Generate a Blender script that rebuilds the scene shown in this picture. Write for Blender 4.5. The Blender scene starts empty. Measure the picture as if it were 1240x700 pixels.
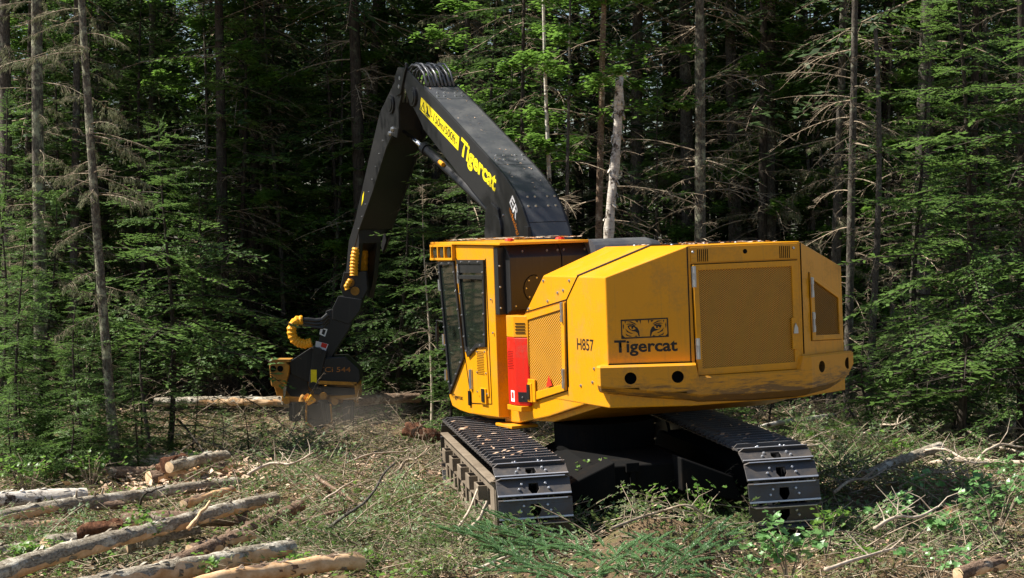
import bpy, bmesh, math, random
import numpy as np
from mathutils import Matrix, Vector
sc = bpy.context.scene
C = sc.collection
# ------------------------------------------------------------------ camera, light, exposure
F, HC, YH, CX = 2200.0, 3.3, 282.0, 620.0       # lens and horizon measured from the photograph (1240 px wide)
cam = bpy.data.cameras.new('camera'); cam_o = bpy.data.objects.new('camera', cam); C.objects.link(cam_o)
cam.sensor_width = 36.0; cam.lens = 36.0 * F / 1240.0; cam.shift_y = -(350 - YH) / 1240.0
cam.clip_start = 0.5; cam.clip_end = 2000
cam_o.location = (0, 0, HC); cam_o.rotation_euler = (math.radians(90), 0, 0)
sc.camera = cam_o
SUN = Vector((-1.0, 0.07, math.tan(math.radians(52)))).normalized()
w = bpy.data.worlds.new('World'); sc.world = w; w.use_nodes = True
nt = w.node_tree; bg = nt.nodes['Background']
sky = nt.nodes.new('ShaderNodeTexSky'); sky.sky_type = 'NISHITA'; sky.sun_disc = False
sky.sun_elevation = math.asin(SUN.z); sky.sun_rotation = math.atan2(SUN.x, SUN.y)
nt.links.new(sky.outputs[0], bg.inputs[0]); bg.inputs[1].default_value = 0.062
sl = bpy.data.lights.new('sun', 'SUN'); sl.energy = 5.0; sl.angle = math.radians(0.5); sl.color = (1, .945, .85)
so = bpy.data.objects.new('sun', sl); C.objects.link(so); so.rotation_euler = SUN.to_track_quat('Z', 'Y').to_euler()
sc.view_settings.view_transform = 'Standard'; sc.view_settings.look = 'None'
sc.view_settings.exposure = 1.08; sc.view_settings.gamma = 1.0
sc.cycles.max_bounces = 7; sc.cycles.diffuse_bounces = 3; sc.cycles.glossy_bounces = 2
sc.cycles.transmission_bounces = 3; sc.cycles.transparent_max_bounces = 6
sc.cycles.use_denoising = True
R = random.Random(7)

# ------------------------------------------------------------------ materials
def nodes(name):
    m = bpy.data.materials.new(name); m.use_nodes = True
    n = m.node_tree.nodes; l = m.node_tree.links
    return m, n, l, n['Principled BSDF']
def ramp(n, stops):
    r = n.new('ShaderNodeValToRGB'); e = r.color_ramp.elements
    while len(e) < len(stops): e.new(.5)
    for x, (p, c) in zip(e, stops):
        x.position = p; x.color = (*c, 1) if len(c) == 3 else c
    return r
def tc(n, l, which='Object', scale=(1, 1, 1)):
    t = n.new('ShaderNodeTexCoord'); mp = n.new('ShaderNodeMapping'); mp.inputs['Scale'].default_value = scale
    l.new(t.outputs[which], mp.inputs[0]); return mp.outputs[0]
def noise(n, l, vec, s, d=4, r=.6):
    x = n.new('ShaderNodeTexNoise'); x.inputs['Scale'].default_value = s; x.inputs['Detail'].default_value = d
    x.inputs['Roughness'].default_value = r; l.new(vec, x.inputs['Vector']); return x.outputs[0]
def mix(n, l, fac, a, b):
    x = n.new('ShaderNodeMix'); x.data_type = 'RGBA'
    if isinstance(fac, float): x.inputs[0].default_value = fac
    else: l.new(fac, x.inputs[0])
    for s, v in ((6, a), (7, b)):
        if isinstance(v, tuple): x.inputs[s].default_value = (*v, 1)
        else: l.new(v, x.inputs[s])
    return x.outputs[2]
def maths(n, l, op, a, b=None, clamp=False):
    x = n.new('ShaderNodeMath'); x.operation = op; x.use_clamp = clamp
    for i, v in enumerate((a, b)):
        if v is None: continue
        if isinstance(v, (int, float)): x.inputs[i].default_value = v
        else: l.new(v, x.inputs[i])
    return x.outputs[0]
def bump(n, l, b, h, dist, st=1.0):
    x = n.new('ShaderNodeBump'); x.inputs['Distance'].default_value = dist; x.inputs['Strength'].default_value = st
    l.new(h, x.inputs['Height']); l.new(x.outputs[0], b.inputs['Normal'])

def paint(name, col, dirt, rough=.42, amt=(.52, .72), spec=.4, scr=None):
    m, n, l, b = nodes(name); v = tc(n, l)
    big = noise(n, l, v, 2.3, 6, .65); fine = noise(n, l, v, 34, 5, .7)
    f = maths(n, l, 'MULTIPLY', big, maths(n, l, 'ADD', maths(n, l, 'MULTIPLY', fine, .9), .55))
    r = ramp(n, [(amt[0], (0, 0, 0)), (amt[1], (1, 1, 1))]); l.new(f, r.inputs[0])
    c0 = mix(n, l, noise(n, l, v, 1.1, 2), tuple(x * .9 for x in col), tuple(min(1, x * 1.06) for x in col))
    stv = tc(n, l, 'Object', (16, 16, .7)); sr = ramp(n, [(.56, (0, 0, 0)), (.74, (1, 1, 1))]); l.new(noise(n, l, stv, 1.6, 5, .7), sr.inputs[0])
    c1 = mix(n, l, maths(n, l, 'MULTIPLY', sr.outputs[0], .30), c0, dirt)
    c = mix(n, l, maths(n, l, 'MULTIPLY', r.outputs[0], .55), c1, dirt)
    if scr:   # scraped and rusty band in the lower part of the counterweight
        sp = n.new('ShaderNodeSeparateXYZ'); t = n.new('ShaderNodeTexCoord'); l.new(t.outputs['Object'], sp.inputs[0])
        st = tc(n, l, 'Object', (1.3, 1.3, 9)); nn = noise(n, l, st, 3.2, 8, .72)
        low = n.new('ShaderNodeMapRange'); low.inputs[1].default_value = scr[0]; low.inputs[2].default_value = scr[1]
        low.inputs[3].default_value = .30; low.inputs[4].default_value = -.16; l.new(sp.outputs[2], low.inputs[0])
        s2 = maths(n, l, 'ADD', nn, low.outputs[0])
        rr = ramp(n, [(.60, (0, 0, 0)), (.69, (1, 1, 1))]); l.new(s2, rr.inputs[0])
        c = mix(n, l, rr.outputs[0], c, (.07, .035, .018))
        r3 = ramp(n, [(.50, (0, 0, 0)), (.60, (1, 1, 1))]); l.new(s2, r3.inputs[0])
        c = mix(n, l, maths(n, l, 'MULTIPLY', r3.outputs[0], .45), c, (.33, .16, .03))
    l.new(c, b.inputs['Base Color'])
    rg = maths(n, l, 'ADD', maths(n, l, 'MULTIPLY', r.outputs[0], .3), rough, True); l.new(rg, b.inputs['Roughness'])
    b.inputs['Specular IOR Level'].default_value = spec
    bump(n, l, b, fine, .0008, .4)
    return m
def flat(name, col, rough=.6, metal=0., spec=.4):
    m, n, l, b = nodes(name); v = tc(n, l)
    c = mix(n, l, noise(n, l, v, 9, 5), tuple(x * .75 for x in col), tuple(min(1, x * 1.25) for x in col))
    l.new(c, b.inputs['Base Color']); b.inputs['Roughness'].default_value = rough
    b.inputs['Metallic'].default_value = metal; b.inputs['Specular IOR Level'].default_value = spec
    return m
def grille(name, col, hole, ax, pitch=(.034, .021)):
    # expanded sheet metal: staggered openings in a painted sheet
    m, n, l, b = nodes(name); t = n.new('ShaderNodeTexCoord'); sp = n.new('ShaderNodeSeparateXYZ'); l.new(t.outputs['Object'], sp.inputs[0])
    a = maths(n, l, 'MULTIPLY', sp.outputs[ax], 2 * math.pi / pitch[0]); z = maths(n, l, 'MULTIPLY', sp.outputs[2], 2 * math.pi / pitch[1])
    s = maths(n, l, 'ADD', maths(n, l, 'COSINE', maths(n, l, 'ADD', a, z)), maths(n, l, 'COSINE', maths(n, l, 'SUBTRACT', a, z)))
    r = ramp(n, [(.46, (0, 0, 0)), (.58, (1, 1, 1))]); l.new(maths(n, l, 'ADD', maths(n, l, 'MULTIPLY', s, .25), .5), r.inputs[0])
    v = tc(n, l); c1 = mix(n, l, noise(n, l, v, 5, 5), tuple(x * .72 for x in col), col)
    c = mix(n, l, r.outputs[0], c1, hole); l.new(c, b.inputs['Base Color']); b.inputs['Roughness'].default_value = .5
    bump(n, l, b, maths(n, l, 'MULTIPLY', r.outputs[0], -1.0), .004, 1.0)
    return m
def bark(name, a, c, patch, sc_=(9, 9, 3), patch_at=(.55, .66), dist=.012, ns=1.0, rough=.95):
    m, n, l, b = nodes(name); v = tc(n, l, 'Object', sc_)
    n1 = noise(n, l, v, 3.2 * ns, 6, .7); v2 = tc(n, l, 'Object', (1, 1, 1)); n2 = noise(n, l, v2, 4.5, 6, .75)
    r1 = ramp(n, [(.35, a), (.65, c)]); l.new(n1, r1.inputs[0])
    r2 = ramp(n, [(patch_at[0], (0, 0, 0)), (patch_at[1], (1, 1, 1))]); l.new(n2, r2.inputs[0])
    l.new(mix(n, l, r2.outputs[0], r1.outputs[0], patch), b.inputs['Base Color'])
    b.inputs['Roughness'].default_value = rough; b.inputs['Specular IOR Level'].default_value = .15
    bump(n, l, b, n1, dist, 1.0)
    return m
def leafmat(name, a, c, tr=.4, rough=.55, spec=.3, ns=3.0, dead=None):
    m, n, l, b = nodes(name)
    g = n.new('ShaderNodeNewGeometry'); oi = n.new('ShaderNodeObjectInfo')
    nz = n.new('ShaderNodeTexNoise'); nz.inputs['Scale'].default_value = ns; nz.inputs['Detail'].default_value = 5
    nz.inputs['Roughness'].default_value = .75; l.new(g.outputs['Position'], nz.inputs['Vector'])
    f = maths(n, l, 'ADD', nz.outputs[0], maths(n, l, 'MULTIPLY', maths(n, l, 'SUBTRACT', oi.outputs['Random'], .5), .18))
    r = ramp(n, [(.34, a), (.66, c)]); l.new(f, r.inputs[0]); col = r.outputs[0]
    if dead:
        n2 = n.new('ShaderNodeTexNoise'); n2.inputs['Scale'].default_value = 2.1; n2.inputs['Detail'].default_value = 3
        l.new(g.outputs['Position'], n2.inputs['Vector'])
        r2 = ramp(n, [(dead[1], (0, 0, 0)), (dead[1] + .06, (1, 1, 1))]); l.new(n2.outputs[0], r2.inputs[0])
        col = mix(n, l, r2.outputs[0], col, dead[0])
    l.new(col, b.inputs['Base Color']); b.inputs['Roughness'].default_value = rough
    b.inputs['Specular IOR Level'].default_value = spec
    t = n.new('ShaderNodeBsdfTranslucent'); l.new(mix(n, l, .5, col, tuple(min(1, x * 1.25) for x in c)), t.inputs[0])
    ms = n.new('ShaderNodeMixShader'); ms.inputs[0].default_value = tr
    l.new(b.outputs[0], ms.inputs[1]); l.new(t.outputs[0], ms.inputs[2]); l.new(ms.outputs[0], n['Material Output'].inputs[0])
    return m
M = {}
YEL = (.70, .295, .0016)
M['yellow'] = paint('yellow_paint', YEL, (.30, .17, .05), .36, (.48, .76))
M['scraped'] = paint('scraped_yellow_paint', (.66, .275, .006), (.24, .13, .05), .42, scr=(1.5, 1.95))
M['black'] = paint('black_paint', (.016, .016, .017), (.06, .055, .045), .40, (.58, .95), .35)
M['grey'] = paint('dusty_sheen_grey_plate', (.052, .055, .064), (.13, .125, .11), .42, (.40, .80), .7)  # on the boom top the bluish grey paints in sky sheen; mottling is dust
M['red'] = paint('red_paint', (.66, .014, .004), (.28, .06, .03), .4)
M['steel'] = flat('galvanised_steel', (.45, .46, .47), .38, .9)
M['chrome'] = flat('chrome_rod', (.75, .76, .8), .14, 1.)
M['shoe'] = paint('worn_track_steel', (.060, .063, .07), (.10, .07, .045), .36, (.36, .60), .8)
M['shoe'].node_tree.nodes['Principled BSDF'].inputs['Metallic'].default_value = .45
M['edge'] = flat('polished_steel_edge', (.50, .51, .54), .34, .7)
M['dust'] = paint('dusty_steel', (.235, .19, .14), (.08, .06, .042), .85, (.38, .62), .1)
M['hole'] = flat('dark_opening', (.006, .006, .006), .9, 0, .1)
M['rubber'] = flat('black_rubber_hose', (.016, .016, .018), .35, 0, .5)
M['sleeve'] = flat('yellow_hose_sleeve', (.85, .36, .01), .5)
M['white'] = flat('white_decal', (.8, .8, .8), .5)
M['decal_black'] = flat('black_lettering', (.008, .008, .009), .45)
M['decal_yellow'] = flat('yellow_decal', (.86, .66, .01), .45)
M['decal_orange'] = flat('orange_lettering', (.8, .24, .01), .45)
M['decal_red'] = flat('red_decal', (.75, .03, .01), .5)
M['undercarriage'] = paint('dirty_shade_black_undercarriage', (.006, .006, .006), (.022, .016, .011), .85, spec=.08)  # near-black base paints in the shade under the machine, with some dirt over it
M['head_letters'] = flat('faded_orange_lettering', (.28, .11, .02), .6)
M['holewall'] = flat('shade_brown_hole_wall', (.10, .05, .008), .8)  # brown puts the shade inside the counterweight holes into the wall colour
M['hose'] = flat('grey_hose_sheath', (.11, .11, .12), .32, 0, .6)  # plain grey, lighter than the rubber hoses
M['grille_left'] = grille('yellow_mesh_side', (.74, .33, .005), (.10, .04, .004), 1, (.055, .034))
M['grille_rear'] = grille('yellow_mesh_rear', (.74, .33, .008), (.15, .07, .008), 0)
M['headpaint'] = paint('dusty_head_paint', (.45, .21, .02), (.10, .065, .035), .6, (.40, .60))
m, n, l, b = nodes('cab_glass'); b.inputs['Base Color'].default_value = (.012, .016, .012, 1); b.inputs['Roughness'].default_value = .04
b.inputs['Specular IOR Level'].default_value = .7; M['glass'] = m
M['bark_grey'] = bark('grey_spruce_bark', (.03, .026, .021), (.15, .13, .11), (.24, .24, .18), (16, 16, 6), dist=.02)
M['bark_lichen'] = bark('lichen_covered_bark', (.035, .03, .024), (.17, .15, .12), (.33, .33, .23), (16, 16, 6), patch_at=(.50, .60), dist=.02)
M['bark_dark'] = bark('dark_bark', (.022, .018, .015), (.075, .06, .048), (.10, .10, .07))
M['bark_log'] = bark('weathered_log_bark', (.13, .105, .075), (.40, .35, .27), (.56, .52, .43), (7, 14, 14), (.50, .60), .02)
M['bark_brown'] = bark('brown_log_bark', (.09, .055, .035), (.29, .20, .14), (.42, .35, .27), (7, 14, 14), (.54, .64), .02)
M['birch'] = bark('birch_bark', (.40, .35, .29), (.70, .65, .58), (.06, .045, .035), (3, 3, 9), (.54, .60), .012)
M['peeled'] = bark('peeled_wood', (.52, .29, .13), (.80, .56, .34), (.34, .16, .07), (2, 2, 2), (.62, .75), .004, rough=.7)
M['wood_end'] = bark('cut_wood', (.55, .36, .19), (.78, .60, .40), (.45, .27, .13), (3, 3, 3), dist=.003)
M['rot'] = bark('rotten_red_wood', (.05, .022, .013), (.17, .075, .04), (.30, .19, .11), (7, 3, 7), dist=.03)
M['deadtwig'] = bark('dead_twig', (.17, .125, .085), (.42, .34, .25), (.46, .42, .30), (4, 4, 4), dist=.002)
M['palebranch'] = bark('pale_branch', (.34, .26, .19), (.68, .58, .46), (.20, .15, .11), (3, 3, 3), dist=.003)
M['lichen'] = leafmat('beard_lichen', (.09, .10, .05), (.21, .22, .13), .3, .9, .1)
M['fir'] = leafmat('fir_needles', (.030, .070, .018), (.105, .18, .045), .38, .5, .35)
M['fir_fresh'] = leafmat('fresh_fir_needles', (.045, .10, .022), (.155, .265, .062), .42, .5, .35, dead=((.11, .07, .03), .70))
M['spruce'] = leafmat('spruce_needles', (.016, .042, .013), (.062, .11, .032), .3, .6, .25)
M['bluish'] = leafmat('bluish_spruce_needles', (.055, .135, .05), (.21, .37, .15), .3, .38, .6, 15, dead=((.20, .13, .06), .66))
M['slashgreen'] = leafmat('cut_bough_needles', (.06, .085, .028), (.22, .25, .095), .3, .6, .3, 4, dead=((.22, .15, .075), .585))
M['slashfresh'] = leafmat('fresh_cut_needles', (.045, .095, .03), (.17, .25, .08), .3, .5, .35, 5, dead=((.20, .14, .07), .64))
M['broad'] = leafmat('broad_leaves', (.06, .145, .022), (.18, .32, .055), .48, .42, .45, 5)
M['poplar'] = leafmat('pale_leaves', (.07, .19, .045), (.20, .38, .13), .35, .35, .55, 7)
M['drychip'] = bark('dry_chips', (.30, .17, .10), (.72, .55, .40), (.10, .06, .04), (1, 1, 1), dist=.002)
m, n, l, b = nodes('forest_floor'); v = tc(n, l)
r = ramp(n, [(.3, (.06, .04, .025)), (.5, (.19, .13, .078)), (.62, (.14, .135, .055)), (.75, (.32, .225, .14))])
l.new(noise(n, l, v, 3.5, 10, .75), r.inputs[0]); l.new(r.outputs[0], b.inputs['Base Color'])
b.inputs['Roughness'].default_value = 1; b.inputs['Specular IOR Level'].default_value = .1
bump(n, l, b, noise(n, l, v, 14, 8, .75), .05); M['floor'] = m

# ------------------------------------------------------------------ object helpers
def link(o, mat=None, parent=None):
    C.objects.link(o)
    if mat is not None and o.data is not None:
        o.data.materials.clear(); o.data.materials.append(M[mat] if isinstance(mat, str) else mat)
    if parent is not None: o.parent = parent
    return o
def tag(o, label=None, cat=None, group=None, kind=None):
    for k, v in (('label', label), ('category', cat), ('group', group), ('kind', kind)):
        if v: o[k] = v
    return o
def empty(name, loc, label, cat, group=None, rz=0):
    o = bpy.data.objects.new(name, None); C.objects.link(o); o.location = loc; o.rotation_euler = (0, 0, rz)
    o.empty_display_size = .2
    return tag(o, label, cat, group)
class MB:
    def __init__(s): s.V = []; s.Q = []
    def add(s, V, Q):
        k = len(s.V); s.V += [tuple(v) for v in V]; s.Q += [tuple(i + k for i in q) for q in Q]; return s
    def box(s, c, d, m=None):
        x, y, z = (a / 2 for a in d)
        P = [Vector((i * x, j * y, k * z)) for i in (-1, 1) for j in (-1, 1) for k in (-1, 1)]
        if m is not None: P = [m @ p for p in P]
        P = [p + Vector(c) for p in P]
        return s.add(P, [(0, 1, 3, 2), (4, 6, 7, 5), (0, 4, 5, 1), (2, 3, 7, 6), (0, 2, 6, 4), (1, 5, 7, 3)])
    def prism(s, pts, a0, a1, axis=0):
        # pts: outline in the two other axes (in order), extruded from a0 to a1 along axis
        def mk(p, a):
            q = list(p); q.insert(axis, a); return q
        n = len(pts); V = [mk(p, a0) for p in pts] + [mk(p, a1) for p in pts]
        return s.add(V, [tuple(range(n))[::-1], tuple(range(n, 2 * n))] + [(i, (i + 1) % n, n + (i + 1) % n, n + i) for i in range(n)])
    def tube(s, P, r, n=8, cap=True):
        P = [Vector(p) for p in P]; rr = r if isinstance(r, (list, tuple)) else [r] * len(P)
        up = Vector((0, 0, 1)); V = []; Q = []
        for i, p in enumerate(P):
            t = (P[min(i + 1, len(P) - 1)] - P[max(i - 1, 0)]).normalized()
            if i == 0: up = t.orthogonal().normalized()
            a = (up - t * up.dot(t)); a = a.normalized() if a.length > 1e-6 else t.orthogonal().normalized(); up = a; b_ = t.cross(a)
            V += [p + (a * math.cos(2 * math.pi * k / n) + b_ * math.sin(2 * math.pi * k / n)) * rr[i] for k in range(n)]
        for i in range(len(P) - 1):
            Q += [(i * n + k, i * n + (k + 1) % n, (i + 1) * n + (k + 1) % n, (i + 1) * n + k) for k in range(n)]
        if cap: Q += [tuple(range(n))[::-1], tuple(range((len(P) - 1) * n, len(P) * n))]
        return s.add(V, Q)
    def build(s, name, mat, parent=None, bevel=0, smooth=False, mtx=None, label=None, kind=None):
        me = bpy.data.meshes.new(name); me.from_pydata(s.V, [], s.Q); me.validate()
        bm = bmesh.new(); bm.from_mesh(me); bmesh.ops.recalc_face_normals(bm, faces=bm.faces); bm.to_mesh(me); bm.free()
        o = bpy.data.objects.new(name, me); link(o, mat, parent)
        if mtx is not None: o.matrix_local = mtx
        if smooth: me.polygons.foreach_set('use_smooth', [True] * len(me.polygons))
        if bevel:
            b_ = o.modifiers.new('bevel', 'BEVEL'); b_.width = bevel; b_.segments = 2; b_.limit_method = 'ANGLE'
        if label: o['label'] = label
        if kind: o['kind'] = kind
        return o
def frame(O, yaw, roll, pitch=0):
    return Matrix.Translation(O) @ Matrix.Rotation(-math.radians(roll), 4, 'Y') @ Matrix.Rotation(math.radians(pitch), 4, 'X') @ Matrix.Rotation(math.radians(yaw), 4, 'Z')
def npobj(name, V, Q, mat, parent=None, smooth=False):
    me = bpy.data.meshes.new(name); V = np.ascontiguousarray(V, np.float32); Q = np.ascontiguousarray(Q, np.int32)
    me.vertices.add(len(V)); me.vertices.foreach_set('co', V.ravel()); k = Q.shape[1]
    me.loops.add(Q.size); me.loops.foreach_set('vertex_index', Q.ravel())
    me.polygons.add(len(Q)); me.polygons.foreach_set('loop_start', np.arange(0, Q.size, k, dtype=np.int32))
    if smooth: me.polygons.foreach_set('use_smooth', np.ones(len(Q), bool))
    me.update(calc_edges=True)
    return link(bpy.data.objects.new(name, me), mat, parent)
def text(parent, body, mat, mtx, width, height, bold=.03, name='lettering', shear=0):
    # mtx: frame whose x runs along the words and y up; words fill width x height from the origin
    c = bpy.data.curves.new(name, 'FONT'); c.body = body; c.offset = bold; c.extrude = 0; c.resolution_u = 3; c.shear = shear
    o = bpy.data.objects.new(name, c); C.objects.link(o)
    dg = bpy.context.evaluated_depsgraph_get(); me = bpy.data.meshes.new_from_object(o.evaluated_get(dg)); me.name = name
    bpy.data.objects.remove(o)
    n_ = len(me.vertices); a = np.zeros(n_ * 3, np.float32); me.vertices.foreach_get('co', a); a = a.reshape(-1, 3)
    lo, hi = a.min(0), a.max(0); a[:, 0] = (a[:, 0] - lo[0]) / (hi[0] - lo[0]) * width; a[:, 1] = (a[:, 1] - lo[1]) / (hi[1] - lo[1]) * height
    me.vertices.foreach_set('co', a.ravel()); me.update()
    t = link(bpy.data.objects.new(name, me), mat, parent); t.matrix_local = mtx
    return t
def axes(O, x, y):
    x = Vector(x).normalized(); y = Vector(y); z = x.cross(y).normalized(); y = z.cross(x)
    m_ = Matrix((x, y, z)).transposed().to_4x4(); m_.translation = Vector(O); return m_
# ================================================================== THE HARVESTER
ROOT = Vector((1.55, 21.4, 0))
harv = empty('harvester', ROOT, 'yellow and black tracked forestry harvester with tall bent black boom standing on the slash', 'harvester')
TI = Matrix.Translation(-ROOT)
UF = TI @ frame((2.591, 19.4, 0), 23, 2)
TF = TI @ frame((1.53, 18.3, 0), 8.2, 2.6)
def up(mb, name, mat, bevel=.008, **k): return mb.build(name, mat, harv, bevel, mtx=UF, **k)
def sub(mb, name, mat, parent, bevel=0, **k): return mb.build(name, mat, parent, bevel, **k)
def bolts(parent, pts, d, r=.016, h=.012, mat='steel', name='bolt_heads'):
    mb = MB(); d = Vector(d).normalized()
    for p in pts: mb.tube([Vector(p) - d * .004, Vector(p) + d * h], [r, r * .7], 7)
    return mb.build(name, mat, parent, kind='stuff')

# ---- chassis and engine hood (u right, v forward, w up; rear face at v=0)
ch = up(MB().prism([(.42, 1.68), (.9, 1.52), (2.02, 1.28), (2.9, 1.14), (3.3, 1.12), (3.3, 1.34), (2.6, 1.42), (1.42, 1.64), (.42, 1.97)], -1.465, 1.465), 'chassis', 'yellow', .015)
sub(MB().prism([(.48, 1.54), (2.0, 1.22), (4.0, 1.10), (4.6, 1.12), (4.6, 1.3), (.48, 1.9)], -1.40, 1.40), 'belly_plate', 'yellow', ch, .01)
sub(MB().box((-1.42, 3.05, 1.10), (.34, .5, .035)), 'step_plate', 'yellow', ch, .006)
bolts(ch, [(-1.47, .79, 1.75), (-1.47, 1.09, 1.695), (-1.47, .74, 1.90)], (-1, 0, 0), .02)
P = [(-.68, 0), (.68, 0), (1.47, .4), (1.47, 2.0), (.68, 2.0), (-.68, 2.0), (-1.47, 2.0), (-1.47, .4)]
T = [3.19, 3.19, 2.885, 2.89, 3.19, 3.19, 2.89, 2.885]
V = [(u, v, 1.5) for u, v in P] + [(u, v, t) for (u, v), t in zip(P, T)]
V += [(-1.47, 2.56, 2.45), (1.47, 2.56, 2.45), (1.47, 2.56, 1.5), (-1.47, 2.56, 1.5), (-.68, 2.35, 2.78), (.68, 2.35, 2.78)]
mb = MB().add(V, [(0, 1, 9, 8), (1, 2, 10, 9), (2, 3, 11, 10), (7, 0, 8, 15), (6, 7, 15, 14),
                  (8, 9, 12, 13), (9, 10, 11, 12), (15, 8, 13, 14),
                  (14, 13, 20, 16), (13, 12, 21, 20), (12, 11, 17, 21), (16, 20, 21, 17),
                  (14, 16, 19, 6), (11, 3, 18, 17), (16, 17, 18, 19), (0, 7, 6, 19, 18, 3, 2, 1)])
hood = up(mb, 'engine_hood', 'yellow', .012)
sm = MB(); sm.tube([(-1.475, 1.08, 2.893), (-.68, .86, 3.2), (.68, .86, 3.2), (1.475, 1.08, 2.893)], .013, 6)
sub(sm, 'seal_strip', 'rubber', hood)
sub(MB().tube([(-1.473, 1.08, 2.89), (-1.473, 1.385, 2.63), (-1.473, 1.39, 2.60), (-1.473, 1.41, 1.66)], .006, 4), 'panel_joint', 'hole', hood)
sub(MB().tube([(-1.473, 1.385, 2.63), (-1.473, 2.54, 2.46)], .007, 4), 'panel_joint', 'hole', hood)
bolts(hood, [(-1.47, 1.47, 2.73), (-1.47, 1.62, 2.70), (-1.47, 2.0, 2.83), (-1.47, 2.45, 2.50), (-1.47, 1.3, 2.84), (-1.47, 1.9, 2.60)], (-1, 0, 0), .02)
bolts(hood, [(x, .1 + y, 3.2) for x in (-.5, -.1, .3, .6) for y in (.6, 1.5)] , (0, 0, 1), .02, .006)
def corner(side):       # x along the corner face away from the rear face, y up, z out of the face
    s = -1 if side < 0 else 1
    d = Vector((.892 * s, .452, 0)); 
    return d, Vector((.452 * s, -.892, 0)), Vector((.68 * s, 0, 0))
dl, nl, ol = corner(-1); dr, nr, orr = corner(1)
def onl(t, z, off=0): return ol + dl * t + nl * off + Vector((0, 0, z))
def onr(t, z, off=0): return orr + dr * t + nr * off + Vector((0, 0, z))
# joints of the rear panels
for g_, r_ in (([onl(.012, 1.97, .002), onl(.012, 3.18, .002)], .007), ([onl(.88, 1.962, .002), (-.68, -.002, 1.962)], .010), ([onr(.02, 1.97, .002), onr(.02, 3.17, .002)], .008)): sub(MB().tube(g_, r_, 4), 'panel_joint', 'hole', hood)
# lettering
mL = lambda t, z, off=.0015: axes(onl(t, z, off), -dl, (0, 0, 1))
text(hood, 'Tigercat', 'decal_black', mL(.812, 2.043), .665, .172, .026)
text(hood, 'H857', 'decal_black', axes((-1.4718, 1.155, 2.085), (0, -1, 0), (0, 0, 1)), .42, .128, .012)
E_ = MB()
def poly(pts, z=0.0): E_.prism([((x - 290) / 490 * .495, (340 - y) / 210 * .205) for x, y in pts], z, z + .0015, 2)
for q in ([(290, 145), (302, 145), (302, 345), (290, 345)], [(768, 130), (783, 130), (785, 330), (772, 330)], [(290, 135), (782, 128), (782, 142), (290, 152)], [(292, 330), (785, 322), (785, 336), (292, 345)]): poly(q)
def eye(mx):
    f = (lambda x: x) if not mx else (lambda x: 1073 - x)
    S = [[(358, 205), (385, 196), (425, 203), (462, 228), (478, 262), (483, 322), (472, 322), (462, 285), (440, 270), (410, 262), (380, 248), (366, 228)],
         [(340, 190), (370, 180), (410, 184), (445, 200), (430, 205), (400, 192), (365, 190)], [(350, 160), (395, 156), (440, 180), (455, 196), (430, 186), (390, 168)],
         [(335, 230), (350, 250), (380, 275), (415, 290), (390, 290), (350, 270)], [(335, 285), (360, 305), (400, 318), (380, 322), (345, 310)],
         [(312, 175), (322, 200), (318, 240), (310, 215)], [(300, 300), (330, 330), (300, 332)], [(425, 322), (445, 312), (460, 325)],
         [(440, 150), (475, 150), (462, 172)], [(484, 148), (500, 148), (497, 190)], [(330, 152), (345, 155), (335, 180)]]
    for s_ in S: poly([(f(x), y) for x, y in s_])
eye(False); eye(True)
em = E_.build('tiger_eye_emblem', 'decal_black', hood); em.matrix_local = mL(.735, 2.232, .0005)
for mx in (0, 1):
    I = MB(); cx = 408 if not mx else 665
    pp = [(cx - 34, 215), (cx - 14, 214), (cx + 16, 220), (cx + 34, 240), (cx + 10, 250), (cx - 18, 244)]
    I.prism([((x - 290) / 490 * .495, (340 - y) / 210 * .205) for x, y in pp], .0015, .0025, 2)
    o = I.build('eye_white', 'yellow', hood); o.matrix_local = mL(.735, 2.232, .0005)
    I = MB(); I.tube([((cx - 290) / 490 * .495, (340 - 226) / 210 * .205, .0025), ((cx - 290) / 490 * .495, (340 - 226) / 210 * .205, .0035)], .012, 10)
    o = I.build('pupil', 'decal_black', hood); o.matrix_local = mL(.735, 2.232, .0005)
# rear top strip with slots
rs = up(MB().box((0, -.004, 3.085), (1.31, .012, .165)), 'rear_upper_panel', 'yellow', .004)
sl_ = MB()
for k in range(6):
    for u0 in (-.575, .43): sub(MB().box((u0 + k * .0235, -.0105, 3.08), (.0095, .004, .13)), 'vent_slot', 'hole', rs)
sl_.tube([(0, -.008, 3.105), (0, -.013, 3.105)], .026, 12)
sub(sl_, 'round_port', 'hole', rs); bolts(rs, [(-.635, -.01, 3.12), (.60, -.01, 3.12)], (0, -1, 0), .018)
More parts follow.
